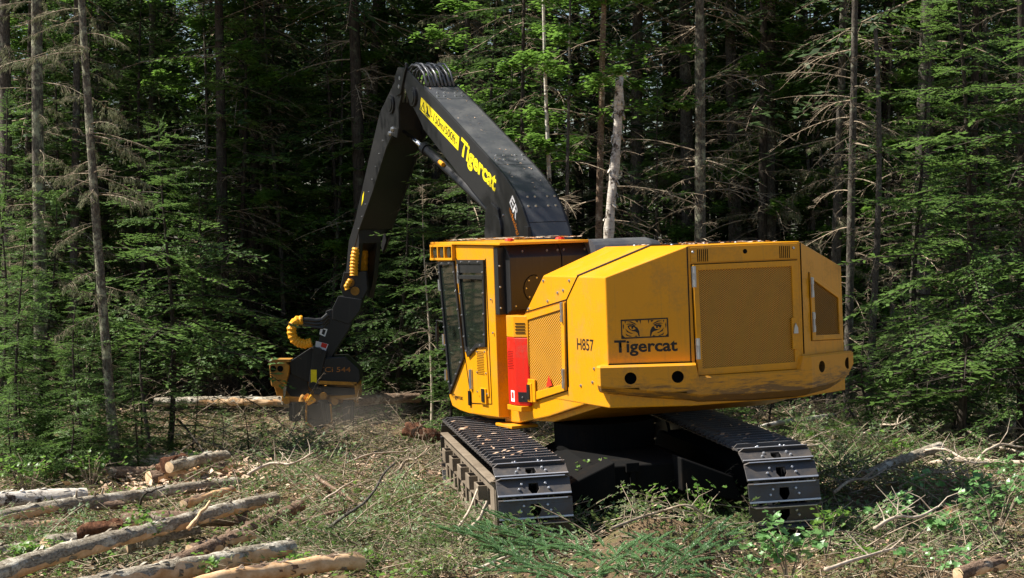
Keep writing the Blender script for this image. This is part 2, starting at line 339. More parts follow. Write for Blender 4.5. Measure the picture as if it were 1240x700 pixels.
# doors with mesh grilles
def door(name, pts, gpts, mtxf, off, matd, matg, hinges, latch, label=None, grl=None):
    """pts: outline as (a, z); mtxf(a, z, off) gives the point"""
    def pris(mb, P2, o0, o1):
        n_ = len(P2); V_ = [mtxf(a, z, o0) for a, z in P2] + [mtxf(a, z, o1) for a, z in P2]
        mb.add(V_, [tuple(range(n_))[::-1], tuple(range(n_, 2 * n_))] + [(i, (i + 1) % n_, n_ + (i + 1) % n_, n_ + i) for i in range(n_)])
    def ring(mb, A, B, o0, o1):
        n_ = len(A); V_ = [mtxf(a, z, o) for o in (o0, o1) for P2 in (A, B) for a, z in P2]
        Q = []
        for i in range(n_):
            j = (i + 1) % n_
            Q += [(i, j, n_ + j, n_ + i), (2 * n_ + i, 2 * n_ + j, 3 * n_ + j, 3 * n_ + i), (i, j, 2 * n_ + j, 2 * n_ + i), (n_ + i, n_ + j, 3 * n_ + j, 3 * n_ + i)]
        mb.add(V_, Q)
    d = MB(); ring(d, pts, gpts, .002, off); d = up(d, name, matd, .006, label=label)
    k = MB(); cx = sum(p[0] for p in pts) / len(pts); cz = sum(p[1] for p in pts) / len(pts)
    ring(k, [(cx + (a - cx) * 1.018, cz + (z - cz) * 1.015) for a, z in pts], [(cx + (a - cx) * 1.001, cz + (z - cz) * 1.001) for a, z in pts], .0015, .004)
    sub(k, 'door_gap', 'hole', d)
    k = MB(); pris(k, gpts, .004, off - .016); gr = sub(k, 'mesh_grille', matg, d)
    for a, z in hinges:
        k = MB()
        for dz in (-.07, .07): k.tube([mtxf(a, z + dz - .035, off + .012), mtxf(a, z + dz + .035, off + .012)], .018, 7)
        k.tube([mtxf(a, z - .035, off + .012), mtxf(a, z + .035, off + .012)], .012, 6)
        P4 = [(a - .022, z - .11), (a + .025, z - .11), (a + .025, z + .11), (a - .022, z + .11)]; pris(k, P4, off, off + .008)
        sub(k, 'hinge', 'steel', d)
    if latch:
        a, z = latch; k = MB(); pris(k, [(a - .035, z - .17), (a + .035, z - .17), (a + .035, z + .17), (a - .035, z + .17)], off - .01, off + .014)
        h = sub(k, 'latch_plate', matd, d, .004)
        k = MB(); pris(k, [(a - .025, z - .0), (a + .03, z - .0), (a + .028, z + .06), (a, z + .11), (a - .018, z + .06)], off + .014, off + .03)
        sub(k, 'latch', 'steel', d)
    return d
rf = lambda a, z, o: Vector((a, -o, z))
dR = door('rear_door', [(-.648, 2.985), (.636, 2.985), (.632, 1.812), (-.632, 1.818)], [(-.585, 2.925), (.556, 2.922), (.562, 1.893), (-.572, 1.890)], rf, .035, 'yellow', 'grille_rear',
          [(-.645, 2.86), (-.625, 2.10)], (.565, 2.2))
cf = lambda a, z, o: onr(a, z, o)
dC = door('corner_door', [(.18, 2.845), (.818, 2.565), (.828, 2.075), (.19, 2.10)], [(.255, 2.755), (.765, 2.535), (.77, 2.135), (.262, 2.155)], cf, .02, 'yellow', 'grille_rear', [(.20, 2.68), (.21, 2.30)], None)
lf = lambda a, z, o: Vector((-1.47 - o, a, z))
dS = door('side_door', [(1.40, 2.595), (2.535, 2.43), (2.565, 1.40), (1.445, 1.62)], [(1.50, 2.515), (2.435, 2.372), (2.46, 1.52), (2.36, 1.54), (1.525, 1.685)][:3] + [(1.52, 1.685)], lf, .03, 'yellow', 'grille_left', [(1.45, 2.49), (1.465, 1.75)], None)
sub(MB().box((-1.505, 2.40, 1.535), (.03, .12, .22)).box((-1.502, 2.36, 1.56), (.02, .2, .26)), 'latch_plate', 'yellow', dS, .004)
sub(MB().box((-1.524, 2.42, 1.54), (.02, .07, .17)), 'latch', 'decal_black', dS)
sub(MB().prism([(1.87, 1.76), (1.95, 1.625), (1.79, 1.655)], -1.508, -1.503), 'warning_sticker', 'decal_red', dS)
# counterweight: a band around the tail, recessed in the middle
st = [((-1.595, .42), 1.955, 1.665), ((-1.59, .345), 1.955, 1.66), ((-1.15, .12), 1.955, 1.60), ((-.73, -.09), 1.955, 1.555), ((-.69, -.1), 1.955, 1.545), ((-.66, -.1), 1.815, 1.54), ((0, -.1), 1.812, 1.51),
      ((.60, -.1), 1.81, 1.51), ((.64, -.1), 1.955, 1.515), ((.73, -.09), 1.955, 1.52), ((1.15, .12), 1.95, 1.545), ((1.44, .27), 1.945, 1.62), ((1.53, .315), 1.94, 1.71), ((1.585, .40), 1.93, 1.75)]
HOLES = [((.652, 1.818), onl), ((.158, 1.819), onl), ((.217, 1.817), onr), ((.777, 1.812), onr)]
def inter(p, q, f_): return ((p[0][0] + (q[0][0] - p[0][0]) * f_, p[0][1] + (q[0][1] - p[0][1]) * f_), p[1] + (q[1] - p[1]) * f_, p[2] + (q[2] - p[2]) * f_)
S2 = [(st[0], False)]; cuts = []
for (t, z), f_ in HOLES:
    c0 = f_(t, z, .10); cuts.append(c0)
for p, q in zip(st, st[1:]):
    pv, qv = Vector(p[0]), Vector(q[0]); L_ = (qv - pv).length; hs = []
    for c0 in cuts:
        f_ = (Vector((c0.x, c0.y)) - pv).dot(qv - pv) / L_ / L_; dd = (pv.lerp(qv, f_) - Vector((c0.x, c0.y))).length
        if 0 < f_ < 1 and dd < .06: hs.append((f_, c0))
    for f_, c0 in sorted(hs, key=lambda h: h[0]):
        a_ = max(.01, f_ - .09 / L_); b_ = min(.99, f_ + .09 / L_)
        S2.append((inter(p, q, a_), c0)); S2.append((inter(p, q, b_), False))
    S2.append((q, False))
cwm = MB(); rings = []
for ((u, v), t, b_), _ in S2:
    iu, iv = u * .80, v + .34; L_ = math.hypot(u - iu, v - iv); ku, kv = (iu - u) / L_, (iv - v) / L_
    rings.append([Vector(p) for p in ((u + ku * .02, v + kv * .02, t), (u, v, t - .02), (u, v, b_ + .085), (u + ku * .05, v + kv * .05, b_ + .02), (u + ku * .10, v + kv * .10, b_), (iu, iv, b_), (iu, iv, t))])
inside = MB(); caps = []
for i in range(len(S2) - 1):
    A_, B_ = rings[i], rings[i + 1]
    for k in range(7):
        if k == 1 and S2[i][1]:
            q4 = [A_[1], B_[1], B_[2], A_[2]]; X_ = (B_[1] - A_[1]).normalized(); Z_ = Vector((0, 0, 1)); c0 = S2[i][1]
            o_ = A_[1]; nrm = X_.cross(Z_); c0 = c0 - nrm * (c0 - o_).dot(nrm); n_ = 20; rim = []; out = []
            lo = min((A_[1] - c0).dot(X_), 0); hi = (B_[1] - c0).dot(X_); zt = (A_[1] - c0).z; zb = (A_[2] - c0).z
            angs = sorted([2 * math.pi * a / n_ for a in range(n_)] + [math.atan2(z_, x_) % (2 * math.pi) for x_ in (lo, hi) for z_ in (zt, zb)])
            for a_ in angs:
                cx, cz = math.cos(a_), math.sin(a_); rim.append(c0 + X_ * cx * .064 + Z_ * cz * .064)
                f_ = min(((hi if cx > 0 else lo) / cx) if abs(cx) > 1e-6 else 9, ((zt if cz > 0 else zb) / cz) if abs(cz) > 1e-6 else 9); out.append(c0 + X_ * cx * f_ + Z_ * cz * f_)
            m_ = len(angs); inn = [r_ + nrm * .08 * (1 if nrm.dot(Vector((0, 1, 0))) > 0 else -1) for r_ in rim]
            cwm.add(rim + out, [(a, (a + 1) % m_, m_ + (a + 1) % m_, m_ + a) for a in range(m_)])
            inside.add(rim + inn, [(a, (a + 1) % m_, m_ + (a + 1) % m_, m_ + a) for a in range(m_)]); caps.append(inn)
            continue
        cwm.add([A_[k], A_[(k + 1) % 7], B_[(k + 1) % 7], B_[k]], [(0, 1, 2, 3)])
for r_ in (rings[0], rings[-1]): cwm.add(r_, [tuple(range(7))])
cw = up(cwm, 'counterweight', 'scraped', 0, label='scraped yellow counterweight band with four round holes')
sub(inside, 'lifting_hole_walls', 'holewall', cw, kind='stuff')
for c_ in caps: sub(MB().add(c_, [tuple(range(len(c_)))]), 'hole_bottom', 'hole', cw)  # near-black caps paint the shade deep in the holes
# ---- red box with yellow top beside the side door
rb = up(MB().prism([(-1.60, 2.62), (-1.60, 2.84), (-1.45, 2.84), (-1.45, 2.45), (-1.50, 2.45)], 1.375, 2.165, 2), 'fire_equipment_box', 'red', .01, label='red box with a yellow slotted top between cab and side door')
sub(MB().prism([(-1.60, 2.62), (-1.60, 2.84), (-1.45, 2.84), (-1.45, 2.45), (-1.50, 2.45)], 2.168, 2.42, 2), 'box_top', 'yellow', rb, .008)
k = MB()
nb = Vector((-.862, -.507, 0)).normalized(); bm_ = lambda f_, z, o=.003: Vector((-1.60 + .10 * f_, 2.62 - .17 * f_, z)) + nb * o
for i in range(4):
    a_, b_ = bm_(.15, 2.225 + i * .035), bm_(.85, 2.225 + i * .035); d_ = (b_ - a_); sub(MB().box((a_ + b_) / 2, (d_.length, .008, .013), Matrix.Rotation(math.atan2(d_.y, d_.x), 3, 'Z')), 'vent_slot', 'hole', rb)

k = MB()
for i in range(5):
    for j in range(11): k.tube([(-1.599, 2.66 + i * .032 + (.016 if j % 2 else 0), 1.80 + j * .02), (-1.6035, 2.66 + i * .032 + (.016 if j % 2 else 0), 1.80 + j * .02)], .0065, 5)
sub(k, 'perforation', 'hole', rb)
sub(MB().box((-1.602, 2.70, 1.48), (.003, .10, .13)), 'sticker', 'white', rb); sub(MB().box((-1.605, 2.70, 1.49), (.003, .05, .07)), 'sticker_mark', 'decal_red', rb)
a_ = bm_(.55, 1.475, .006); sub(MB().box(a_, (.13, .012, .115), Matrix.Rotation(math.atan2(-.17, .10), 3, 'Z')), 'switch_plate', 'decal_black', rb); bolts(rb, [a_ + nb * .004], nb, .012)
sub(MB().box((-1.49, 2.68, 1.34), (.22, .42, .06)), 'bracket', 'yellow', rb, .006)
# ---- cab
UL = -1.6
prof = [(3.16, 1.19), (3.7, 1.175), (4.15, 1.165), (4.45, 1.18), (4.70, 1.215), (4.80, 1.33), (5.06, 3.06), (5.20, 3.10), (5.20, 3.27), (3.16, 3.24)]
cab = up(MB().prism(prof, UL, -.50), 'cab', 'yellow', .012)
sub(MB().prism([(2.88, 3.245), (5.22, 3.275), (5.22, 3.305), (2.88, 3.275)], UL - .03, -.45), 'cab_roof', 'yellow', cab, .006)
k = MB()
k.prism([(4.40, 3.07), (5.20, 3.07), (5.20, 3.10), (4.40, 3.10)], UL - .05, UL + .0).prism([(4.40, 3.24), (5.20, 3.24), (5.20, 3.272), (4.40, 3.272)], UL - .05, UL)
for v in (4.41, 4.68, 4.92, 5.17): k.box((UL - .025, v, 3.17), (.05, .03, .15))
sub(k, 'light_guard', 'yellow', cab, .003)
for v in (4.55, 4.80, 5.04): sub(MB().tube([(UL - .004, v, 3.168), (UL - .035, v, 3.168)], [.06, .066], 12), 'work_light', 'glass', cab)
sub(MB().box((UL - .003, 4.80, 3.17), (.006, .74, .14)), 'light_recess', 'hole', cab)
def window(pts, inset, name):
    cx = sum(p[0] for p in pts) / len(pts); cz = sum(p[1] for p in pts) / len(pts); n_ = len(pts)
    # inner outline offset inward by a constant width
    inner = []
    for i in range(n_):
        p0, p1, p2 = (Vector(pts[(i + j) % n_]) for j in (-1, 0, 1)); e1 = (p1 - p0).normalized(); e2 = (p2 - p1).normalized()
        n1 = Vector((-e1.y, e1.x)); n2 = Vector((-e2.y, e2.x))
        if n1.dot(Vector((cx, cz)) - p1) < 0 and n2.dot(Vector((cx, cz)) - p1) < 0: n1, n2 = -n1, -n2
        bb = (n1 + n2); bb = bb / max(.3, bb.dot(n1)); inner.append(tuple(p1 + bb * inset))
    wn = sub(MB().prism(pts, UL - .006, UL + .0), name, 'glass', cab)
    V_ = [(o, *p) for o in (UL - .004, UL - .03) for P2 in (pts, inner) for p in P2]; Q_ = []
    for i in range(n_):
        j = (i + 1) % n_
        Q_ += [(2 * n_ + i, 2 * n_ + j, 3 * n_ + j, 3 * n_ + i), (i, j, 2 * n_ + j, 2 * n_ + i), (n_ + i, n_ + j, 3 * n_ + j, 3 * n_ + i)]
    sub(MB().add(V_, Q_), 'window_frame', 'black', cab, .003)
    B = []
    for i in range(n_):
        a_, c_ = Vector(pts[i]), Vector(pts[(i + 1) % n_]); a2, c2 = Vector(inner[i]), Vector(inner[(i + 1) % n_]); L_ = (c_ - a_).length; q = max(1, int(L_ / .24))
        for t in range(q): f_ = (t + .5) / q; p = ((a_ + a2) / 2).lerp((c_ + c2) / 2, f_); B.append((UL - .03, p.x, p.y))
    bolts(cab, B, (-1, 0, 0), .014, .012)
    return wn
window([(4.98, 3.05), (4.42, 3.06), (4.185, 1.86), (4.72, 1.36)], .045, 'front_side_window')
window([(4.31, 3.075), (3.42, 3.075), (3.45, 2.02), (3.74, 2.00), (4.05, 1.87), (4.14, 1.98)], .05, 'door_window')
sub(MB().box((UL - .012, 3.865, 2.98), (.012, .80, .13)), 'window_visor', 'black', cab)
sub(MB().box((UL - .02, 3.865, 2.86), (.03, .84, .045)), 'window_rail', 'black', cab, .003)
# door outline, vent, latch, hinges
k = MB(); k.tube([(UL - .002, 3.40, 3.09), (UL - .002, 3.36, 1.34), (UL - .002, 4.02, 1.30), (UL - .002, 4.2, 1.9), (UL - .002, 4.36, 3.09)], .007, 4); sub(k, 'door_gap', 'hole', cab)
sub(MB().prism([(3.42, 1.42), (3.78, 1.41), (3.80, 1.97), (3.46, 1.99)], UL - .014, UL), 'vent_panel', 'yellow', cab, .004)
k = MB()
for i in range(7):
    for j in range(14): k.tube([(UL - .013, 3.54 + i * .033 + (.016 if j % 2 else 0), 1.68 + j * .021), (UL - .018, 3.54 + i * .033 + (.016 if j % 2 else 0), 1.68 + j * .021)], .0075, 5)
sub(k, 'perforation', 'hole', cab)
bolts(cab, [(UL - .014, v, z) for v, z in ((3.75, 1.95), (3.50, 1.96), (3.77, 1.7), (3.48, 1.7), (3.78, 1.46), (3.47, 1.45), (3.25, 2.6), (3.22, 2.2))], (-1, 0, 0), .014)
sub(MB().box((UL - .016, 3.58, 1.42), (.03, .20, .19)), 'latch_recess', 'yellow', cab, .006); sub(MB().box((UL - .036, 3.56, 1.43), (.012, .09, .16)), 'latch', 'decal_black', cab, .003)
sub(MB().box((UL - .014, 4.06, 1.36), (.014, .07, .18)), 'louvre', 'hole', cab)
for v, z in ((3.99, 1.60), (4.28, 2.90)): sub(MB().tube([(UL - .02, v, z - .12), (UL - .02, v, z + .12)], .02, 7).box((UL - .012, v, z), (.02, .06, .24)), 'hinge', 'steel', cab)
for v, z in ((4.90, 2.75), (4.82, 2.05), (4.78, 1.6)): sub(MB().tube([(UL - .01, v + .10, z - .07), (UL - .01, v + .10, z + .07)], .016, 7).box((UL, v + .09, z), (.03, .06, .12)), 'hinge', 'steel', cab)
mf = MB(); mf.tube([(UL - .02, 4.86, 2.28), (UL - .06, 5.0, 2.30), (UL - .06, 5.0, 1.93), (UL - .02, 4.84, 1.93)], .012, 6).box((UL - .06, 5.0, 2.12), (.03, .06, .2)); sub(mf, 'grab_rail', 'black', cab)
text(cab, 'Tigercat', 'decal_black', axes((UL - .004, 4.66, 1.30), (0, -1, 0), (0, .1, 1)), .34, .075, .01)
# rear wall of the cab, black boxes behind it
k = up(MB().box((-1.08, 3.10, 2.82), (1.03, .12, .80)), 'cab_rear_plate', 'black', .006)
bolts(k, [(-1.575, 3.04, z) for z in (2.50, 2.75, 3.0)], (0, -1, 0), .014)
bb_ = MB().prism([(3.02, 2.42), (2.88, 2.47), (2.88, 3.10), (3.0, 3.235), (3.4, 3.24), (3.4, 2.42)], -1.51, -.835)
bx = up(bb_, 'black_cover_box', 'black', .008)
bolts(bx, [(-1.32, 2.93, 3.165), (-.86, 2.93, 3.165), (-1.0, 2.93, 3.165)], (0, -1, .7), .014)
bolts(bx, [(-1.2 + .11 * math.cos(a_), 2.878, 2.72 + .13 * math.sin(a_)) for a_ in (1.3, 2.3, 3.1, 4.0)] + [(-1.45, 2.878, 2.52), (-1.22, 2.878, 2.50)], (0, -1, 0), .013)
sub(MB().tube([(-1.2 + .14 * math.cos(a_ * .35 + 1.3), 2.876, 2.72 + .16 * math.sin(a_ * .35 + 1.3)) for a_ in range(9)], .006, 5), 'cover_ring', 'hole', bx)
bx2 = up(MB().prism([(3.02, 2.42), (2.88, 2.47), (2.88, 3.10), (3.0, 3.235), (3.4, 3.24), (3.4, 2.42)], -.825, -.42), 'black_cover_box', 'black', .008)
bolts(bx2, [(-.78, 2.93, 3.165), (-.5, 2.93, 3.165)], (0, -1, .7), .014)
tk = MB(); tk.tube([(-.47, 2.9, 3.03), (.30, 2.9, 3.03), (.42, 2.9, 3.02), (.50, 2.9, 2.99)], [.25, .25, .22, .12], 24); up(tk, 'exhaust_drum', 'grey', 0, smooth=False)
k = MB()
for p in ((-1.2, 3.6), (-.7, 3.2)): k.tube([(p[0], p[1], 3.29), (p[0], p[1], 3.315), (p[0], p[1], 3.325)], [.06, .05, .02], 10)
up(k, 'roof_beacon', 'decal_red', 0)
# ---- boom: a bent box girder, side plates standing proud of the top plates
BL, BR = -.27, .33
bp = [(9.75, 5.985), (9.6, 5.96), (9.40, 5.86), (9.20, 5.76), (9.03, 5.675), (8.49, 5.44), (6.23, 4.345), (5.86, 4.15), (5.55, 3.94), (5.32, 3.73), (5.17, 3.53), (5.03, 3.31), (4.86, 3.0), (4.7, 2.2),
      (5.9, 2.2), (6.3, 3.3), (6.42, 3.60), (6.56, 3.74), (7.02, 3.97), (7.52, 4.22), (8.69, 4.84), (8.98, 5.0), (9.2, 5.2), (9.42, 5.37), (9.55, 5.45), (9.80, 5.72)]
boom = up(MB().prism(bp, BL, BL + .03).prism(bp, BR - .03, BR), 'boom', 'black', .006, label='black bent main boom with yellow lettering')
def top_plate(A, z=.02):
    q = [(v, w_ - z) for v, w_ in A] + [(v + .03, w_ - z - .03) for v, w_ in A[::-1]]
    return MB().prism(q, BL + .028, BR - .028)
for A in (bp[4:6], bp[5:7], bp[6:11], bp[10:14]):
    A = [Vector(a_) for a_ in A]; e0 = (A[1] - A[0]).normalized() * .006; e1 = (A[-1] - A[-2]).normalized() * .006
    A[0] = A[0] + e0; A[-1] = A[-1] - e1
    sub(top_plate([tuple(a_) for a_ in A], .012), 'top_plate', 'grey', boom)
sub(MB().prism([(v, w_ + .02) for v, w_ in bp[16:22]] + [(v - .02, w_ + .06) for v, w_ in bp[16:22][::-1]], BL + .028, BR - .028), 'under_plate', 'black', boom)
up_n = Vector((0, -.44, .9)).normalized(); B = []
for v, dz in ((8.57, 0), (6.35, 0), (5.31, 0)):
    for i, u in enumerate((-.17, -.06, .12, .23)):
        for j in (0, 1):
            vv = v + j * .14 + .03; uu = u + j * .05
            # height on the plate
            for (a_, c_) in zip(bp[4:], bp[5:]):
                if c_[0] <= vv <= a_[0]: w_ = c_[1] + (a_[1] - c_[1]) * (vv - c_[0]) / (a_[0] - c_[0]); break
            B.append((uu, vv, w_ - .012))
bolts(boom, B, up_n, .02, .016)
bx_ = (-.27 - .004); al = math.atan2(5.503 - 4.778, 9.011 - 7.441); dx = Vector((0, -math.cos(al), -math.sin(al))); dy = Vector((0, -math.sin(al), math.cos(al)))
q0 = Vector((bx_, 9.11, 5.315)); Lb = 1.70
k = MB(); P4 = [q0, q0 + dx * Lb, q0 + dx * (Lb - .02) + dy * .20, q0 - dx * .0 + dy * .20]
k.add(P4 + [p - Vector((.003, 0, 0)) for p in P4], [(0, 1, 2, 3), (4, 5, 6, 7), (0, 1, 5, 4), (1, 2, 6, 5), (2, 3, 7, 6), (3, 0, 4, 7)])
sub(k, 'warning_label', 'decal_yellow', boom)
text(boom, '-150m/500ft-', 'decal_black', axes(q0 + dx * .50 + dy * .045 - Vector((.006, 0, 0)), dx, dy), 1.12, .125, .0)
k = MB()
def lb(x, y): return q0 + dx * x + dy * y - Vector((.006, 0, 0))
tri = [lb(.05, .03), lb(.23, .03), lb(.14, .18)]; ti_ = [lb(.075, .042), lb(.205, .042), lb(.14, .155)]
k.add(tri + ti_, [(0, 1, 4, 3), (1, 2, 5, 4), (2, 0, 3, 5)]); k.add([lb(.133, .06), lb(.147, .06), lb(.15, .12), lb(.13, .12)], [(0, 1, 2, 3)])
k.add([lb(.28, .04), lb(.44, .04), lb(.46, .07), lb(.38, .08), lb(.35, .12), lb(.30, .17), (lb(.27, .15)), lb(.31, .10)], [(0, 1, 2, 3, 4, 5, 6, 7)])
for x in (.31, .36, .41): k.add([lb(x, .02), lb(x + .03, .02), lb(x + .03, .035), lb(x, .035)], [(0, 1, 2, 3)])
sub(k, 'warning_symbol', 'decal_black', boom)
q1 = Vector((bx_, 7.56, 4.49)); al = math.atan2(.62, 1.32); dx = Vector((0, -math.cos(al), -math.sin(al))); dy = Vector((0, -math.sin(al), math.cos(al)))
text(boom, 'Tigercat', 'decal_yellow', axes(q1, dx, dy), 1.42, .335, .035)
al = math.radians(50); dx = Vector((0, -math.cos(al), -math.sin(al))); dy = Vector((0, -math.sin(al), math.cos(al)))
text(boom, 'ER', 'white', axes((bx_, 5.745, 3.80), dx, dy), .32, .155, .02)
al = math.radians(53); dx = Vector((0, -math.cos(al), -math.sin(al))); dy = Vector((0, -math.sin(al), math.cos(al)))
text(boom, 'technology', 'decal_orange', axes((bx_, 5.79, 3.69), dx, dy), .46, .10, .01)
# bosses, brackets and pins
for (v, w_, r_, nm_) in ((9.365, 5.53, .155, 'pivot_boss'), (6.20, 3.45, .20, 'foot_bracket')):
    for u0, s_ in ((BL, -1), (BR, 1)):
        o = sub(MB().tube([(u0, v, w_), (u0 + s_ * .035, v, w_)], [r_, r_ * .97], 24), nm_, 'black', boom, .006)
        if nm_ == 'pivot_boss': sub(MB().tube([(u0 + s_ * .03, v, w_), (u0 + s_ * .05, v, w_)], [r_ * .72, r_ * .7], 24), 'pivot_cap', 'black', boom, .005)
sub(MB().prism([(6.55, 3.74), (6.35, 3.82), (6.1, 3.72), (6.0, 3.3), (6.05, 2.9), (6.5, 2.9), (6.62, 3.4)], BL - .03, BL), 'foot_bracket', 'black', boom, .006)
sub(MB().box((BL - .02, 5.12, 3.38), (.05, .13, .17)), 'stop_block', 'black', boom, .01)
for i, (u0, s_) in enumerate(((BL - .03, -1), (BR + .0, 1))):
    pass
bolts(boom, [(BL - .002, 6.05 + .18 * math.cos(t), 3.45 + .2 * math.sin(t)) for t in (0, 1, 2)], (-1, 0, 0), .018)
for i in range(8):
    u = -.20 + i * .062; j = .03 * math.sin(i * 2.1)
    pts = [(u + .02, 9.0, 5.66), (u + .01, 9.10, 5.86 + j), (u, 9.30, 6.0 + j), (u - .01, 9.55, 6.04 + j), (u - .02, 9.8, 5.96), (u - .02, 9.95, 5.8), (u, 10.05, 5.5)]
    sub(MB().tube(pts, .017 if i % 3 else .021, 7), 'hydraulic_hose', 'hose', boom, smooth=True)
# ---- stick
sp_ = [(9.98, 6.0), (10.12, 5.91), (10.55, 5.66), (10.99, 5.42), (11.7, 4.62), (12.33, 3.87), (12.85, 3.25), (12.75, 3.1), (12.5, 3.3), (12.3, 3.52), (11.5, 4.15), (10.75, 4.82), (10.45, 5.0), (10.22, 4.95), (10.12, 5.1), (10.1, 5.4), (9.92, 5.62), (9.86, 5.85)]
stick = up(MB().prism(sp_, BL - .0, BL + .03).prism(sp_, BR - .03, BR), 'stick', 'black', .006)
core = [(v, w_) for v, w_ in sp_]; sub(MB().prism([(10.5, 5.58), (10.99, 5.38), (11.7, 4.58), (12.33, 3.83), (12.6, 3.45), (12.3, 3.53), (11.5, 4.18), (10.78, 4.86), (10.6, 5.1)], BL + .028, BR - .028), 'stick_core', 'black', stick)
ends = [(12.3, 3.9), (12.9, 3.35), (13.15, 2.75), (13.1, 2.4), (12.85, 2.35), (12.6, 2.7), (12.35, 3.3)]
sub(MB().prism(ends, -.26, -.18).prism(ends, .06, .14).prism([(12.3, 3.9), (12.9, 3.35), (12.95, 3.1), (12.35, 3.3)], -.19, .07), 'stick_fork', 'black', stick, .01)
for u0, s_ in ((BL, -1), (BR, 1)):
    sub(MB().tube([(u0, 10.41, 5.50), (u0 + s_ * .03, 10.41, 5.50)], .155, 24), 'pivot_boss', 'black', stick, .006)
    sub(MB().tube([(u0 + s_ * .02, 10.41, 5.50), (u0 + s_ * .045, 10.41, 5.50)], .11, 24), 'pivot_cap', 'black', stick, .004)
bolts(stick, [(BL - .005, v, w_) for v, w_ in ((9.91, 5.87), (9.96, 5.74), (10.39, 5.10), (10.52, 5.04))], (-1, 0, 0), .045, .03)
bolts(stick, [(BL - .001, 10.9 + t * .2, 4.95 - t * .2) for t in range(8)], (-1, 0, 0), .012)
sub(MB().prism([(12.02, 4.10), (11.93, 4.17), (12.0, 4.02), (12.10, 3.93)], BL - .004, BL), 'warning_label', 'decal_yellow', stick)
sub(MB().prism([(9.6, 6.0), (9.98, 6.04), (10.15, 5.9), (10.1, 5.6), (9.9, 5.62), (9.7, 5.9)], BL - .03, BL), 'link_plate', 'black', stick, .006)
for u0 in (BL + .02, BR - .02): sub(MB().tube([(u0, 9.7, 5.97), (u0, 9.7, 6.06), (u0, 9.7, 6.09)], [.025, .03, .01], 8), 'grease_fitting', 'black', stick)
cyl = up(MB().tube([(0.0, 9.70, 4.765), (0, 9.56, 4.71)], .10, 16).tube([(0, 9.62, 4.735), (0, 9.5, 4.695), (0, 6.6, 3.55)], [.085, .075, .075], 16), 'stick_cylinder', 'black', .0)
sub(MB().tube([(0, 10.75, 5.12), (0, 9.6, 4.72)], .034, 14), 'piston_rod', 'chrome', cyl, smooth=True)
sub(MB().tube([(-.08, 8.85, 4.50), (-.08, 8.70, 4.45)], .035, 8), 'fitting', 'sleeve', cyl)
# yellow hose sleeves on the end of the stick and the link
k = MB(); pts = [(.0, 12.95 + .14 * (i / 10), 3.25 - .55 * i / 10) for i in range(11)]; k.tube([(-.02, v - .15, w_) for u, v, w_ in pts], [.075 + .012 * (i % 2) for i in range(11)], 12); sub(k, 'hose_sleeve', 'sleeve', stick)

# ---- undercarriage
Rk = .465
sh = MB(); W_ = .375
sh.add([(-W_, -.105, 0), (-.008, -.105, 0), (-.055, -.03, 0), (-.045, .05, 0), (-W_, .05, 0), (-W_, -.105, .014), (-.008, -.105, .014), (-.055, -.03, .014), (-.045, .05, .014), (-W_, .05, .014)],
       [(0, 1, 2, 3, 4)[::-1], (5, 6, 7, 8, 9), (0, 1, 6, 5), (4, 0, 5, 9), (1, 2, 7, 6), (2, 3, 8, 7)])
sh.add([(W_, -.105, 0), (.008, -.105, 0), (.055, -.03, 0), (.045, .05, 0), (W_, .05, 0), (W_, -.105, .014), (.008, -.105, .014), (.055, -.03, .014), (.045, .05, .014), (W_, .05, .014)],
       [(0, 1, 2, 3, 4), (5, 6, 7, 8, 9)[::-1], (0, 1, 6, 5)[::-1], (4, 0, 5, 9)[::-1], (1, 2, 7, 6)[::-1], (2, 3, 8, 7)[::-1]])
sh.box((0, .062, .005), (.75, .05, .022)); sh.box((0, -.098, .014), (.745, .02, .034))
sh.add([(-W_, .078, .01), (-W_, .096, .01), (W_, .096, .01), (W_, .078, .01), (-W_ + .05, .078, .058), (-W_ + .05, .09, .058), (W_ - .05, .09, .058), (W_ - .05, .078, .058)],
       [(0, 1, 2, 3), (4, 5, 6, 7), (0, 3, 7, 4), (1, 2, 6, 5), (0, 1, 5, 4), (2, 3, 7, 6)])
